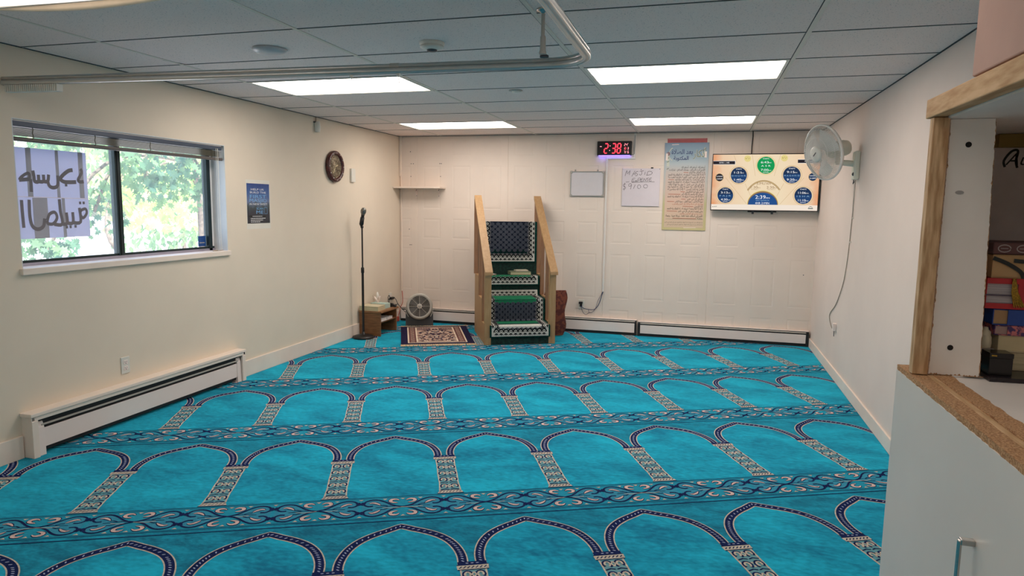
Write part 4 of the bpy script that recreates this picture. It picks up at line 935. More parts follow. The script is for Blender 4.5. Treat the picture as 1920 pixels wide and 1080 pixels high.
L.new(mr.outputs[0],rp.inputs[0]); em=N.new('ShaderNodeEmission'); em.inputs['Strength'].default_value=.62; L.new(rp.outputs[0],em.inputs['Color']); L.new(em.outputs[0],out.inputs['Surface'])
E_=lambda n,c,s=.62: emis(n,c,s)
SN=E_('screen navy',(36,56,88)); SB=E_('screen blue',(40,82,142)); SG=E_('screen green',(28,156,86)); SGO=E_('screen gold',(206,178,128)); SBR=E_('screen brown',(150,118,84)); SWT=E_('screen white',(248,248,250),.65); SCR2=E_('screen cream bar',(246,232,216)); SBK=E_('screen charcoal',(44,40,46)); SLB=E_('screen pale blue',(150,186,214)); SDB=E_('screen dark teal',(56,92,96)); SYE=E_('screen pale yellow',(232,214,140)); SLN=E_('screen tan line',(206,176,132))
b=MB(); b.jd=(0,-1,0)
def fs(k):
    def fn(x,y):
        t_=(y-150)/818; xl=125-33*t_; return (.008+(x-xl)/1552*(w-.016), -.0955-.0007*k, .010+(1-t_)*(h-.02))
    return fn
def edge(y,s): return 125-33*(y-150)/818+1552*s
b.shape([(edge(968,0),968),(edge(968,1),968),(edge(150,1),150),(edge(150,0),150)],SCR,fs(0))
for a,c in (((700,150),(748,465)),((1112,150),(1022,465)),((310,490),(625,880)),((1450,490),(1110,880)),((600,580),(690,770)),((1165,570),(1065,760)),((430,160),(470,260))): b.rib([a,c],4,SLN,fs(1))
b.shape([(edge(968,0),968),(edge(968,1),968),(edge(888,1),888),(edge(888,0),888)],SCR2,fs(3))
def badge(cx,cy,r,m,time1,nm,time2):
    b.disc((cx,cy),r*1.16,r*1.12,SYE if m is SG else SGO,fs(1),40); b.disc((cx,cy),r*1.11,r*1.07,E_('screen ring peach',(240,212,176)) if 'screen ring peach' not in bpy.data.materials else bpy.data.materials['screen ring peach'],fs(2),40); b.disc((cx,cy),r,r*.98,m,fs(3),40)
    if m is SN: b.shape([(cx+r*.97*cos(radians(a)),cy+r*.95*sin(radians(a))) for a in range(-8,189,10)],SB if False else E_('screen mid blue',(38,70,116)) if 'screen mid blue' not in bpy.data.materials else bpy.data.materials['screen mid blue'],fs(4))
    tx=lambda s_,sz,x,y,mm=SWT,fit=None,bold=.0: b.text(s_,sz,x,y,mm,lambda u,v:fs(5)(u,2*y-v),fit=fit,bold=bold)
    tx('STARTS',.2*r,cx,cy-.68*r,SWT,.70*r); tx(time1,.36*r,cx-.14*r,cy-.22*r,SWT,.86*r); tx('PM' if time1!='3:13' else 'AM',.16*r,cx+.45*r,cy-.22*r,SWT,.3*r)
    tx(' '.join(nm),.26*r,cx,cy+.16*r,SLB if m is SN else SWT,min(1.75,.36*len(nm))*r,.0); tx(time2,.36*r,cx-.14*r,cy+.66*r,SWT,.86*r); tx('PM' if nm!='FAJR' else 'AM',.16*r,cx+.45*r,cy+.66*r,SWT,.3*r); tx('IQAMAH',.16*r,cx,cy+.86*r,SWT,.62*r)
badge(505,455,120,SN,'1:21','DHUHR','1:40'); badge(307,752,118,SN,'3:13','FAJR','4:30'); badge(900,308,127,SG,'6:43','ASR','7:00'); badge(1275,450,125,SN,'9:15','MAGHRIB','9:20'); badge(1442,750,124,SN,'11:06','ISHA','11:10')
def tv(s_,sz,x,y,m,fit=None,bold=.0,align='C'): b.text(s_,sz,x,y,m,lambda u,v:fs(5)(u,2*y-v),fit=fit,bold=bold,align=align)
for cx,cy,a,c in ((217,488,'SUNRISE','5:25AM'),(1572,478,'SUNSET','9:15PM')):
    b.disc((cx,cy),62,60,SGO,fs(2),28); b.disc((cx,cy),57,56,SBK if cx<500 else SN,fs(3),28); tv(a,24,cx,cy-8,SWT,92); tv(c,30,cx,cy+30,SWT,86)
b.shape([(862+230*cos(radians(a)),888-212*sin(radians(a))) for a in range(0,181,6)],SYE,fs(1)); b.shape([(862+222*cos(radians(a)),888-200*sin(radians(a))) for a in range(0,181,6)],SBR,fs(2)); b.shape([(862+212*cos(radians(a)),888-178*sin(radians(a))) for a in range(0,181,6)],SB,fs(3))
tv('2:39',74,828,800,SWT,150); tv('PM',30,935,800,SWT,56); tv('NEXT IQAMAH IN',24,858,832,SLB,195); tv('4HR 21MIN',44,855,880,SWT,205)
b.rib([(875+300*sin(radians(a)),905-368*cos(radians(a))) for a in range(-52,53,6)],22,SBR,fs(1)); b.rib([(875+300*sin(radians(a)),905-368*cos(radians(a))) for a in range(-52,53,6)],12,SGO,fs(2))
tv('JUMU\'AH',48,870,592,SBR,205); tv('1:30',50,735,648,SBR,100); tv('PM',22,805,648,SBR,38); tv('2:30',50,970,648,SBR,108); tv('PM',22,1042,648,SBR,38)
tv('KHUTBAH 1',16,742,668,SBR,110,0); tv('KHUTBAH 2',16,985,668,SBR,115,0)
for x0,x1,y0,y1,s_ in ((122,448,245,293,'SAFAR 1, 1448'),(1357,1692,228,277,'WEDNESDAY')):
    b.shape([(x0,y0-4),(x1+4,y0-4),(x1+4,y1+4),(x0,y1+4)],SWT,fs(1)); b.shape([(x0,y0),(x1,y0),(x1,y1),(x0,y1)],SBK,fs(2)); tv(s_,26,(x0+x1)/2,(y0+y1)/2+9,SWT,150)
for cx,cy in ((632,210),(1165,205)):
    b.disc((cx,cy),50,48,SYE,fs(1),20)
    for k in range(5): b.rib([(cx-30+14*k,cy-12+10*(k%2)),(cx-20+13*k,cy+8-12*(k%3))],6,SBR,fs(2))
b.rib([(1515,935),(1585,935)],12,SDB,fs(4)); b.rib(arc(1550,925,26,18,180,360,8),5,SDB,fs(4)); b.shape([(1542,912),(1558,912),(1550,900)],SDB,fs(4)); b.disc((118,926),6,6,SBK,fs(4),8); b.rib([(132,924),(182,921)],6,SDB,fs(4))
b.build('screen',t)
t=MB(); t.tube([(4.25,YB-.008,ZC),(4.252,YB-.008,2.3),(4.246,YB-.012,2.2),(4.244,YB-.03,2.09)],.006,BLACK,6); tag(t.build('television_cable'),'black cable from the ceiling down behind the television','cable')
o=outlet('power_outlet','white outlet with a black plug and blue cables low on the back wall',(2.392,YB,.335),0)
t=MB(); t.box(-.026,.02,-.045,-.0088,.008,.034,BLACK,.005); t.box(-.014,.014,-.03,-.0088,-.028,.01,BLACK,.004); o=t.build('power_plug'); o.location=(2.392,YB,.335); tag(o,'black plug in the outlet low on the back wall','plug')
BLUEC=mat('dark blue cable',(42,56,96),.5); t=thing('blue_cables','tangled dark blue cables between the back wall outlet and the cable cover','cable',(0,YB,0))
for pts in ([(2.394,-.03,.318),(2.42,-.025,.292),(2.48,-.02,.278),(2.55,-.02,.28),(2.60,-.02,.335),(2.63,-.018,.42),(2.651,-.012,.50)],[(2.394,-.03,.31),(2.405,-.02,.262),(2.43,-.015,.222),(2.46,-.015,.214),(2.49,-.015,.236),(2.52,-.02,.246),(2.545,-.02,.262),(2.57,-.02,.30),(2.60,-.02,.40),(2.649,-.01,.50)],[(2.486,-.02,.28),(2.484,-.016,.262),(2.492,-.016,.24)]):
    b=MB(); b.tube(smooth(pts,5),.0042 if pts[1][2]>.28 else .0025,BLUEC,6); b.build('cable',t)
# back wall heaters
def heater(label,x0,x1,caps,zt,group):
    t=wallthing('baseboard_heater',label,'baseboard heater',x0,0,group); n=x1-x0
    b=MB(); b.box(0,n,-.012,-.001,.02,zt+.006,WHITE2); b.box(0,n,-.05,-.01,zt,zt+.008,WHITE2,.002); b.build('back_plate',t)
    b=MB(); b.box(.01,n-.01,-.045,-.012,.02,zt-.004,DARKSLOT); b.box(.0,n,-.06,-.012,.0,.022,DARKSLOT); b.build('core',t)
    b=MB(); b.prism([(-.066,.035),(-.06,.035),(-.06,zt-.034),(-.066,zt-.030)],'x',.03 if caps else .004,n-.03 if caps else n-.02,WHITE2); b.build('front_panel',t)
    b=MB(); b.prism([(-.060,zt-.018),(-.046,zt-.010),(-.046,zt-.006),(-.060,zt-.013)],'x',.004,n-.004,LGREY); b.build('damper_blade',t)
    for x in ((0,n-.028) if caps else ((n-.016,))):
        b=MB(); b.prism([(-.070,.0),(-.004,.0),(-.004,zt+.004),(-.04,zt+.004),(-.070,zt-.012)],'x',x,x+.028 if caps else x+.016,DARKSLOT); b.build('end_cap',t)
heater('long white baseboard heater on the back wall behind the minbar',.03,3.062,False,.178,None)
heater('white baseboard heater with black ends at the right of the back wall',3.08,4.948,True,.165,None)
# ------------------------------------------------------------------ right wall: fan, cord, outlet
FANP=mat('grey green fan plastic',(222,222,208),.4,var=.03); CLEAR=mat('pale grey fan wire',(232,228,222),.4)
t=thing('wall_fan','grey oscillating fan mounted on the right wall beside the television','fan',(0,0,0))
FC=Vector((4.69,6.08,1.974)); nd=Vector((-.86,-.46,-.22)).normalized()
FM=Matrix.Translation(FC)@nd.to_track_quat('Z','Y').to_matrix().to_4x4()
RF=.222
b=MB()
for k in range(76):
    a=2*pi*k/76; b.tube([FM@Vector((r_*cos(a+tw),r_*sin(a+tw),z)) for r_,z,tw in ((.06,.07,0),(.12,.064,.12),(.18,.045,.24),(.212,.022,.3),(RF,0,.32))],.0015,CLEAR,4,False)
for r_,z in ((.13,.062),(.19,.04)): b.tube([FM@Vector((r_*cos(2*pi*k/36),r_*sin(2*pi*k/36),z)) for k in range(36)],.0018,CLEAR,4,False,True)
b.build('front_grille',t)
b=MB()
for k in range(76):
    a=2*pi*k/76; b.tube([FM@Vector((r_*cos(a),r_*sin(a),z)) for r_,z in ((.05,-.075),(.12,-.07),(.18,-.05),(.212,-.025),(RF,0))],.0015,CLEAR,4,False)
for r_,z in ((.1,-.072),(.16,-.058)): b.tube([FM@Vector((r_*cos(2*pi*k/36),r_*sin(2*pi*k/36),z)) for k in range(36)],.0018,CLEAR,4,False,True)
b.build('rear_grille',t)
b=MB(); b.lathe([(RF-.004,-.012),(RF+.006,-.010),(RF+.008,0),(RF+.006,.010),(RF-.004,.012),(RF-.004,-.012)],CLEAR,48,FM,ring=True); b.build('grille_rim',t)
b=MB(); b.lathe([(.064,.066),(.064,.074),(.05,.080),(0,.082)],PLASTIC,28,FM); b.rib([(-.02,-.014),(.018,.014)],.01,GREY,lambda u,v:FM@Vector((u,v,.0825))); b.build('hub_cap',t)
BLD=mat('pale grey blade',(222,220,214),.3)
for k in range(3):
    a0=2*pi*k/3; b=MB(); b.grid([[FM@Vector((r_*cos(a0+da*(1-.2*r_)),r_*sin(a0+da*(1-.2*r_)),.012+.03*(da-.5))) for da in (0,.35,.7,1.05,1.4)] for r_ in (.035,.08,.13,.17,.195)],BLD); b.build('blade',t)
b=MB(); b.lathe([(.045,-.05),(.062,-.075),(.066,-.1),(.066,-.19),(.058,-.222),(.03,-.238),(0,-.24)],FANP,28,FM); b.build('motor_housing',t)
MC=FM@Vector((0,0,-.13))
b=MB(); b.tube([(MC.x,MC.y,MC.z-.05),(MC.x+.01,MC.y-.01,MC.z-.105),(4.86,6.13,1.893),(4.94,6.125,1.885)],[.022,.022,.024,.026],FANP,12); b.lathe([(.028,-.02),(.028,.02)],FANP,16,Matrix.Translation((MC.x+.01,MC.y-.012,MC.z-.10))@RX); b.build('arm',t)
b=MB(); b.box(4.925,W,6.06,6.17,1.755,1.985,FANP,.012); b.build('wall_plate',t)
b=MB(); b.lathe([(.016,0),(.014,.016),(0,.02)],GREY,14,Matrix.Translation((4.93,6.09,1.80))@Matrix.Rotation(radians(90),4,'X')); b.tube([(4.93,6.075,1.755),(4.925,6.07,1.72),(4.935,6.07,1.74)],.004,GREY,6); b.build('switch',t)
for y in (6.1,6.13): b=MB(); b.tube([(4.945,y,1.756),(4.955,y+.03,1.45)],.0014,LGREY,4); b.lathe([(0,-.012),(.006,-.006),(.006,.004),(0,.01)],PLASTIC,10,Matrix.Translation((4.955,y+.03,1.445+.2*(y>6.11)*-1))); b.build('pull_string',t)
t=MB(); CORDG=mat('grey beige cord',(150,140,124),.6); t.tube(smooth([(4.955,6.14,1.757),(4.960,6.17,1.60),(4.961,6.20,1.40),(4.961,6.23,1.2),(4.961,6.27,1.06),(4.961,6.36,.88),(4.961,6.60,.67),(4.961,6.84,.555),(4.961,6.885,.50),(4.961,6.80,.445),(4.952,6.66,.43),(4.945,6.60,.45)],5),.0035,CORDG,6); tag(t.build('fan_power_cord'),'thin grey cord hanging from the wall fan to the right wall outlet','cord')
t=thing('wall_plug_adapter','small white plug with a dark prong low on the right wall','plug',(W,6.56,.46),RIGHT)
b=MB(); b.box(-.02,.02,-.03,0,-.035,.035,WHITE2,.004); b.build('body',t); b=MB(); b.tube([(0,-.015,-.034),(0,-.015,-.085)],.003,GREY,6); b.build('tail',t)
# ------------------------------------------------------------------ right foreground: base cabinet and open shelf above
t=thing('base_cabinet','tall white laminate cabinet with a chipped wood top edge in the right foreground','cabinet',(0,0,0))
XF,Y0,Y1,ZT=4.42,.35,2.468,1.0
b=MB(); b.box(XF+.05,W-.017,Y0,Y1-.006,.10,ZT-.02,LAMIN); b.box(XF+.1,W-.017,Y0+.02,Y1-.02,.003,.10,LAMIN); b.build('carcass',t)
b=MB(); b.box(XF+.118,W-.002,Y0,Y1-.003,ZT-.022,ZT,LAMIN2); b.build('counter_panel',t)
# particle board front rail, roughly cut
def rough(b,x0,x1,y0,y1,z0,z1,m,amp=.0025,n=70,seed=1):
    rr=random.Random(seed); rows_=[]
    for i in range(n+1):
        y=y0+(y1-y0)*i/n; j=lambda:rr.uniform(-amp,amp)
        rows_.append([(x0+j(),y,z0),(x0+j(),y,z1+j()*.5),(x1+j(),y,z1+j()*.5),(x1,y,z0)])
    b.grid(rows_,m,False,True); b.poly(rows_[0],m); b.poly(rows_[-1][::-1],m)
b=MB(); rough(b,XF+.068,XF+.117,Y0,Y1,ZT-.05,ZT+.004,CHIP,.004,90,2); b.build('chipboard_rail',t)
b=MB(); b.box(XF+.048,XF+.067,Y0,Y1-.12,ZT-.05,ZT+.002,LUMBER,.002); b.build('lumber_strip',t)
b=MB(); b.box(XF,XF+.02,1.25,Y1,.03,ZT-.016,LAMIN,.001); dr=b.build('door',t)
b=MB(); rough(b,XF+.0005,XF+.047,1.25,Y1,ZT-.0158,ZT+.001,CHIP,.002,60,5); b.build('top_edge',dr)
HM=STEEL
b=MB(); b.box(XF-.034,XF-.026,1.72,1.734,.565,.745,HM,.003); b.box(XF-.030,XF,1.718,1.736,.735,.749,HM,.002); b.box(XF-.030,XF,1.718,1.736,.56,.574,HM,.002); b.build('handle',dr)
b=MB(); b.box(XF,XF+.02,.38,1.242,.03,ZT-.016,LAMIN,.001); dr=b.build('door',t)
b=MB(); rough(b,XF+.0005,XF+.047,.38,1.242,ZT-.0158,ZT+.001,CHIP,.002,40,7); b.build('top_edge',dr)
b=MB(); b.box(XF-.034,XF-.026,.92,.934,.565,.745,HM,.003); b.box(XF-.030,XF,.918,.936,.735,.749,HM,.002); b.box(XF-.030,XF,.918,.936,.56,.574,HM,.002); b.build('handle',dr)
t=thing('shelf_hutch','open white shelf with a raw lumber front frame standing on the cabinet','shelving',(0,0,0))
PY=2.33
b=MB(); b.box(XF+.004,XF+.048,PY-.012,PY+.022,ZT+.004,1.786,LUMBERV,.002); b.build('front_post',t)
b=MB(); b.box(XF-.002,XF+.04,.4,PY+.05,1.788,1.845,LUMBER,.003); b.build('front_beam',t)
b=MB(); b.box(XF+.042,W-.002,.4,PY+.05,1.782,1.80,LAMIN2); b.box(4.58,W-.002,PY+.05,PY+.5,1.782,1.80,LAMIN2); b.build('roof_panel',t)
# upright panel with chipped sawn edge
b=MB(); rr=random.Random(4); rows_=[]
for i in range(91):
    z=ZT+.005+(1.781-ZT-.005)*i/90; e=4.611-.022*i/90+rr.uniform(-.0014,.0014)
    rows_.append([(XF+.052,PY,z),(e,PY,z),(e+.001,PY+.016,z),(XF+.052,PY+.016,z)])
b.grid(rows_,LAMIN2,False,True); 
pn=b.build('side_panel',t)
b=MB()
for i in range(90):
    r0,r1=rows_[i],rows_[i+1]; b.poly([(r0[1][0]+.0006,PY-.0008,r0[1][2]),(r0[2][0]+.0012,PY+.0165,r0[2][2]),(r1[2][0]+.0012,PY+.0165,r1[2][2]),(r1[1][0]+.0006,PY-.0008,r1[1][2])],CHIP)
rr=random.Random(9); zz=[1.006+.0085*i for i in range(91)]; ww_=[max(0,rr.gauss(.0008,.0012)) for _ in zz]
b.grid([[(4.6122-.022*(z-1.005)/.776-k_,PY-.0010,z),(4.6122-.022*(z-1.005)/.776,PY-.0010,z)] for z,k_ in zip(zz,ww_)],CHIP,False); b.build('sawn_edge',pn)
b=MB(); ww_=[max(0.0003,rr.gauss(.0006,.001)) for _ in zz]; b.grid([[(XF+.0520,PY-.0010,z),(XF+.0525+k_,PY-.0010,z)] for z,k_ in zip(zz,ww_)],CHIP,False); b.build('sawn_edge',pn)
b=MB(); ww_=[max(0.0002,rr.gauss(.001,.002)) for _ in range(50)]; b.grid([[(4.474+.003*i,PY-.0011,ZT+.0055),(4.474+.003*i,PY-.0011,ZT+.006+k_)] for i,k_ in enumerate(ww_)],CHIP,False); b.build('sawn_edge',pn)
b=MB(); b.disc((4.526,1.092),.0085,.0085,mat('dark hole',(30,26,24),.9),lambda u,v:(u,PY-.0012,v),14); b.disc((4.524,1.706),.0085,.0085,bpy.data.materials['dark hole'],lambda u,v:(u,PY-.0012,v),14); b.disc((4.512,1.565),.012,.006,mat('grey smudge',(168,162,158),.6),lambda u,v:(u,PY-.001,v),10); b.build('screw_hole',pn)
b=MB(); b.box(4.572,4.586,PY+.02,PY+.49,ZT+.003,1.781,LAMIN2); b.build('inner_side',t)
b=MB(); b.box(4.586,W-.002,PY+.49,PY+.5,ZT-.0,1.781,mat('mauve grey backing',(226,214,212),.6)); 
fb=lambda u,v:(u,PY+.489,v)
SCRIPT=mat('black script print',(36,32,34),.6)
b.text('Aus',.06,4.845,1.675,SCRIPT,fb,shear=.3); b.rib(smooth([(4.80,1.668),(4.795,1.69),(4.815,1.722),(4.835,1.725),(4.832,1.69),(4.838,1.665)],4),.008,SCRIPT,fb)
b.build('back_panel',t)
b=MB(); b.box(4.586,W-.002,PY+.142,PY+.49,ZT-.018,ZT+.0,LAMIN2); b.build('floor_panel',t)
b=MB(); b.box(4.76,4.90,PY+.45,PY+.4885,1.735,1.78,mat('dull ochre card',(150,124,60),.7)); b.build('ochre_strip',t)
t=MB(); t.box(0,.42,0,.62,0,.5,mat('pinkish cardboard',(194,158,144),.85,var=.05,scale=6,bump=.1),.004); o=t.build('cardboard_box'); o.location=(XF+.003,1.415,1.851); tag(o,'pinkish cardboard box on top of the shelf in the upper right corner','box')
# things on the shelf
t=MB(); t.prism([(4.628,2.30),(4.90,2.318),(4.90,2.72),(4.632,2.46)],'z',ZT+.0005,ZT+.014,mat('dark brown glossy tray',(34,28,34),.25)); tag(t.build('dark_tray'),'dark glossy tray under the books at the front of the open shelf','tray')
bz=ZT+.0145
book('shelf_book','lowest cream book on the dark tray behind the small black box','book',(4.70,2.425,bz),0,.2,.15,.058,mat('dull cream cover',(190,176,146),.6),BOOKP,'books stacked in the shelf'); bz+=.0585
book('shelf_book','cream paged book under the pink patterned book in the shelf stack','book',(4.685,2.42,bz),0,.2,.15,.052,mat('pale cream cover',(204,192,158),.6),mat('butter page block',(212,198,158),.8),'books stacked in the shelf'); bz+=.0525
t=book('shelf_book','pink book with a purple patterned spine under the blue book','book',(4.67,2.415,bz),0,.22,.16,.032,mat('pink patterned cover',(206,120,124),.5,scale=60,c2=(72,50,104),lo=.46,hi=.56),mat('grey pink pages',(176,150,146),.8),'books stacked in the shelf'); b=MB(); b.box(.035,.22,-.002,.001,.002,.030,bpy.data.materials['pink patterned cover']); b.build('spine',t); bz+=.0325
t=book('shelf_book','bright blue book between the red and pink books in the shelf stack','book',(4.662,2.415,bz),0,.23,.16,.05,mat('blue book cover',(30,72,156),.45),mat('tan page block',(178,146,108),.8),'books stacked in the shelf'); b=MB(); b.box(.04,.23,-.002,.001,.001,.049,bpy.data.materials['blue book cover']); b.rib([(.13,.02),(.17,.02)],.004,LGREY,plane(-.0025)); b.rib([(.13,.03),(.17,.03)],.004,LGREY,plane(-.0025)); b.build('spine',t); bz+=.052
t=book('shelf_book','large red and white book with a gold tassel hanging over it','book',(4.635,2.41,bz),0,.30,.19,.095,mat('red book cover',(186,38,48),.45),mat('white lined page block',(206,202,204),.8,scale=3,stretch=(1,1,140),c2=(150,146,156)),'books stacked in the shelf')
b=MB(); b.box(.0,.30,-.003,.001,.0,.017,bpy.data.materials['red book cover']); b.box(.0,.30,-.003,.001,.078,.095,bpy.data.materials['red book cover']); b.box(.085,.105,-.003,.001,.017,.078,bpy.data.materials['red book cover']); b.box(.0,.085,-.0025,.001,.040,.044,mat('violet grey band',(90,80,100),.6)); b.build('spine_band',t)
zr=bz; bz+=.0955
t=book('shelf_book','tan book with dark straps lying on the red and white book','book',(4.645,2.41,bz),0,.28,.18,.072,mat('tan book cover',(186,150,108),.6),mat('tan page block light',(196,162,118),.8),'books stacked in the shelf'); bz+=.0725
STRP=mat('dark green black strap',(30,38,40),.5)
b=MB(); b.rib(smooth([(.0,.062),(.04,.045),(.075,.022),(.085,.002)],4),.012,STRP,plane(-.003)); b.rib([(.055,.055),(.16,.046)],.012,STRP,plane(-.0035)); b.rib([(.085,.0),(.10,.03)],.012,STRP,plane(-.004)); b.build('strap',t)
t=MB(); t.box(0,.28,0,.17,0,.038,mat('dark maroon cloth',(104,72,72),.8),.004)
for k in range(5): t.rib(arc(.03+.05*k,.019,.017,.011,0,345,14),.003,mat('grey lace print',(170,160,158),.7) if k==0 else bpy.data.materials['grey lace print'],plane(-.0006)); t.rib([(.02+.05*k,.019),(.04+.05*k,.019)],.002,bpy.data.materials['grey lace print'],plane(-.0006))
o=t.build('lace_box'); o.location=(4.645,2.415,bz); tag(o,'dark maroon case with a lace pattern on top of the shelf stack','case')
t=thing('gold_tassel','gold bookmark tassel hanging from the red and white book','tassel',(4.705,2.404,zr+.095)); GOLD=mat('gold thread',(196,156,50),.35,.4,var=.4,scale=300,c2=(120,88,24))
b=MB(); b.tube([(.0,-.001,-.006),(.0,.0,.0)],.006,GOLD,8); b.build('knot',t)
b=MB()
for k in range(14): b.tube([(-.004+.0006*k,-.003,-.004),(-.005+.0012*k,-.005,-.04),(.004+.0022*k,-.0045,-.085-.004*sin(k*2))],.0016,GOLD,4)
b.build('threads',t)
t=thing('black_box','small black box with gold lettering marks on the dark tray','box',(4.636,2.335,ZT+.0145)); BB=mat('glossy black box',(16,16,18),.25)
b=MB(); b.box(0,.062,0,.062,0,.052,BB,.001); b.build('body',t); b=MB(); b.box(-.001,.063,-.001,.063,.0525,.068,BB,.001); b.rib([(.004,.06),(.018,.06)],.004,GOLD,plane(-.0016)); b.build('lid',t)
t=thing('grey_carton','small grey carton with a dark window behind the black box','box',(4.630,2.412,ZT+.0145)); b=MB(); b.box(0,.045,0,.04,0,.066,mat('grey carton',(176,166,166),.6),.001); b.shape([(.008,.02),(.028,.02),(.028,.05),(.008,.05)],BLACK,plane(-.0006)); b.shape([(.032,.02),(.036,.02),(.036,.056),(.032,.056)],LGREY,plane(-.0006)); b.build('carton',t)
t=thing('cream_bottle','small cream plastic bottle standing on the grey carton','bottle',(4.653,2.432,ZT+.081)); CB=mat('cream bottle plastic',(212,204,178),.4)
b=MB(); b.lathe([(0,0),(.016,0),(.0175,.004),(.0175,.034),(.014,.042)],CB,20); b.build('body',t); b=MB(); b.lathe([(.0185,.012),(.0185,.022)],CB,20,ring=True); b.lathe([(.0145,.040),(.0145,.052),(.008,.058),(.006,.066),(0,.067)],CB,20); b.build('cap',t)
# ------------------------------------------------------------------ outdoors
GRD=mat('sunlit pale pavement',(214,206,200),.9,scale=2); GRASS=mat('sunlit grass',(96,136,60),.95,scale=14,c2=(60,100,40))
b=MB(); b.poly([(-.2,-20,-.5),(-.2,40,-.5),(-14,40,-.5),(-14,-20,-.5)],GRD); b.poly([(-14,-20,-.5),(-14,60,-.5),(-60,80,-.3),(-60,-20,-.3)],GRD); b.build('ground_outside',kind='structure')
def leafmat(name,c,c2,tr=.5):
    m,nt,N,L,bs,out=newmat(name); oi=N.new('ShaderNodeTexCoord'); nz=N.new('ShaderNodeTexNoise'); nz.inputs['Scale'].default_value=1.3; nz.inputs['Detail'].default_value=5; L.new(oi.outputs['Object'],nz.inputs['Vector'])
    rp=N.new('ShaderNodeValToRGB'); rp.color_ramp.elements[0].position=.38; rp.color_ramp.elements[1].position=.62; rp.color_ramp.elements[0].color=rgb(c2); rp.color_ramp.elements[1].color=rgb(c); L.new(nz.outputs[0],rp.inputs[0])
    L.new(rp.outputs[0],bs.inputs['Base Color']); bs.inputs['Roughness'].default_value=.5
    tl=N.new('ShaderNodeBsdfTranslucent'); L.new(rp.outputs[0],tl.inputs['Color']); mx=N.new('ShaderNodeMixShader'); mx.inputs[0].default_value=tr; L.new(bs.outputs[0],mx.inputs[1]); L.new(tl.outputs[0],mx.inputs[2]); L.new(mx.outputs[0],out.inputs['Surface']); return m
LF1=leafmat('maple leaf green',(112,146,100),(70,108,92)); LF2=leafmat('light leaf green',(206,216,150),(150,180,116)); LF3=leafmat('hedge leaf green',(160,186,132),(110,142,112)); BARK=mat('grey brown bark',(120,108,96),.9,scale=20,c2=(84,74,66))
MAPLE=[(0,-.5),(.12,-.18),(.42,-.3),(.3,-.04),(.52,.14),(.26,.16),(.3,.4),(.1,.28),(0,.56),(-.1,.28),(-.3,.4),(-.26,.16),(-.52,.14),(-.3,-.04),(-.42,-.3),(-.12,-.18)]
OVAL=[(0,-.5),(.2,-.2),(.24,.1),(0,.5),(-.24,.1),(-.2,-.2)]
def tree(name,label,cat,blobs,lm,size,outline,seed,trunk=None,group=None):
    t=thing(name,label,cat,(trunk[0] if trunk else (blobs[0][0],blobs[0][1],-.5)),0,group); O=Vector(t.location); rr=random.Random(seed)
    b=MB()
    for cx,cy,cz,rx,ry,rz_,n in blobs:
        for _ in range(n):
            d=Vector((rr.gauss(0,1),rr.gauss(0,1),rr.gauss(0,1))).normalized()*(rr.random()**.45)
            p=Vector((cx+d.x*rx,cy+d.y*ry,cz+d.z*rz_))-O; s_=size*rr.uniform(.7,1.25)
            q=Euler((rr.uniform(-.9,.9)+pi/2,rr.uniform(-.7,.7),rr.uniform(0,2*pi))).to_matrix()
            b.poly([p+q@Vector((x*s_,y*s_,.08*s_*abs(x))) for x,y in outline],lm)
    b.build('foliage',t)
    if trunk:
        b=MB(); pts=[Vector(p)-O for p in trunk]; n=len(pts); b.tube(smooth(pts,4),[.07*(1-.6*i/((n-1)*4)) for i in range((n-1)*4+1)],BARK,9); b.build('trunk',t)
        b=MB()
        for cx,cy,cz,rx,ry,rz_,n_ in blobs: b.tube(smooth([pts[-2],(pts[-1]+Vector((cx,cy,cz))-O)/2+Vector((0,0,.15)),Vector((cx,cy,cz))-O],4),.022,BARK,6)
        b.build('branch',t)
    return t
tree('maple_tree','leafy maple outside the window, filling the right pane with dark leaves','tree',[(-3.6,8.6,2.15,.8,1.2,.55,300),(-4.0,8.0,1.75,.6,.8,.4,150),(-3.8,9.1,1.65,.6,.5,.4,110),(-3.4,6.9,2.25,.6,.8,.4,130),(-4.2,7.3,1.35,.5,.35,.4,80),(-3.5,6.0,.92,.4,.5,.18,70),(-3.5,5.9,2.05,.5,.5,.2,60)],LF1,.14,MAPLE,21,[(-6.0,11.4,-.5),(-5.9,11.3,1.0),(-5.4,10.6,2.2),(-4.4,8.8,2.9)])
tree('garden_tree','pale sunlit tree seen outside behind the dark maple leaves','tree',[(-8.5,14.2,1.9,1.6,2.2,1.1,650),(-8.0,12.0,1.5,1.2,1.5,.8,350),(-9,16.5,2.4,1.4,1.6,1.2,300),(-8.6,11.2,2.8,1.4,1.8,.8,260)],LF2,.22,MAPLE,22,[(-7.0,10.75,-.5),(-7.1,10.7,.2),(-7.4,10.5,.9),(-8.2,11.6,1.8),(-8.4,13.2,2.4)])
tree('hedge_bush','bushy green hedge outside below the sunlit leaves','hedge',[(-10.5,17.8,.5,1.5,4.2,.95,1500),(-11,21,.7,1.6,3,1.1,700)],LF3,.2,OVAL,23)
tree('background_tree','hazy green tree at the back of the view outside the left pane','tree',[(-15,20,3.4,3,4.2,2.4,700),(-16,26,3.6,3,5,2.8,800)],LF3,.5,OVAL,24,[(-15,21,-.5),(-15,21,1.0),(-15,21,2),(-15,21.2,3.2)])
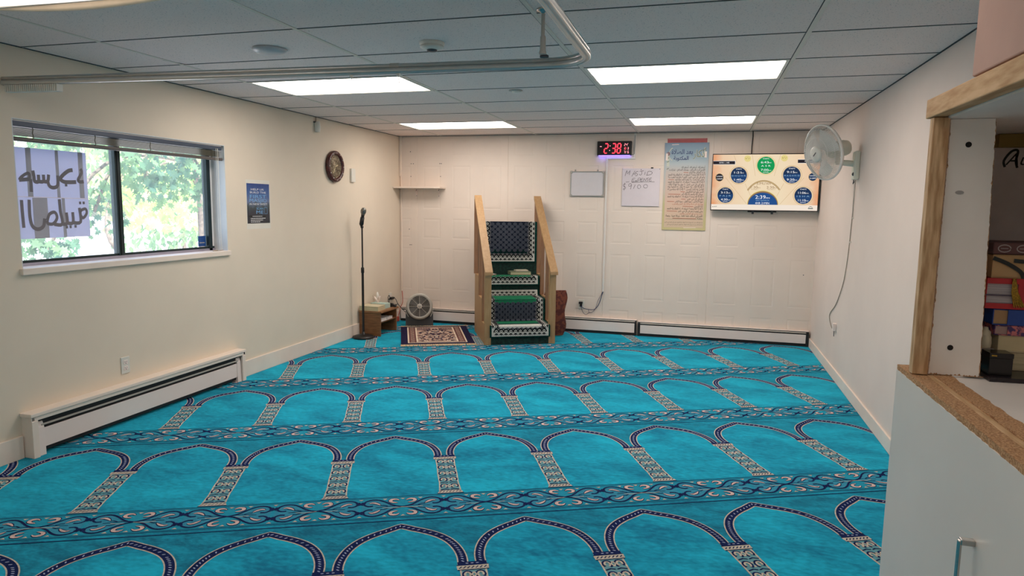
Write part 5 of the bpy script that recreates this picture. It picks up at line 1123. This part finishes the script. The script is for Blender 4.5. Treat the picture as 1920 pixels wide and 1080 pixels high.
# unidentified red object, added for the red glow at the left edge
t=MB(); t.box(-.25,.25,-.9,.9,0,.35,mat('red painted metal',(196,30,40),.3),.06); t.box(-.2,.2,-.6,.6,.34,.6,mat('red painted upper block',(150,26,36),.3),.08); o=t.build('red_object'); o.location=(-6.2,7.05,-.49); tag(o,'blurred red object outside at the lower left corner of the window','red object')
# ------------------------------------------------------------------ light and camera
sun=bpy.data.lights.new('sun','SUN'); sun.energy=7; sun.angle=radians(.6); sun.color=(1,.96,.88); so=bpy.data.objects.new('sun',sun); COL.objects.link(so)
so.rotation_euler=Vector((-.62,.25,-.9)).to_track_quat('-Z','Y').to_euler()
wd=bpy.data.worlds.new('sky'); SC.world=wd; wd.use_nodes=True; nt=wd.node_tree; bg=nt.nodes['Background']
sk_=nt.nodes.new('ShaderNodeTexSky'); sk_.sky_type='NISHITA'; sk_.sun_disc=False; sk_.sun_elevation=radians(52); sk_.sun_rotation=radians(110); sk_.air_density=1.2; sk_.dust_density=3
nt.links.new(sk_.outputs[0],bg.inputs['Color']); bg.inputs['Strength'].default_value=.55
cam=bpy.data.cameras.new('camera'); co=bpy.data.objects.new('camera',cam); COL.objects.link(co); SC.camera=co
F=1262.19; yaw,pitch,roll=.2757,-.1216,.0139
cam.sensor_fit='HORIZONTAL'; cam.sensor_width=36; cam.lens=36*F/1920; cam.clip_start=.05; cam.clip_end=300
fw=Vector((-sin(yaw)*cos(pitch),cos(yaw)*cos(pitch),sin(pitch))); r_=Vector((cos(yaw),sin(yaw),0)); u_=r_.cross(fw)
ri=r_*cos(roll)+u_*sin(roll); up=-r_*sin(roll)+u_*cos(roll)
co.matrix_world=Matrix(((ri.x,up.x,-fw.x,3.7798),(ri.y,up.y,-fw.y,0),(ri.z,up.z,-fw.z,1.5071),(0,0,0,1)))
SC.view_settings.view_transform='Standard'; SC.view_settings.look='None'; SC.view_settings.gamma=1; SC.view_settings.use_curve_mapping=False; SC.view_settings.exposure=0.62
SC.cycles.max_bounces=10; SC.cycles.diffuse_bounces=6; SC.cycles.transparent_max_bounces=24; SC.cycles.sample_clamp_indirect=6
SC.cycles.use_denoising=True
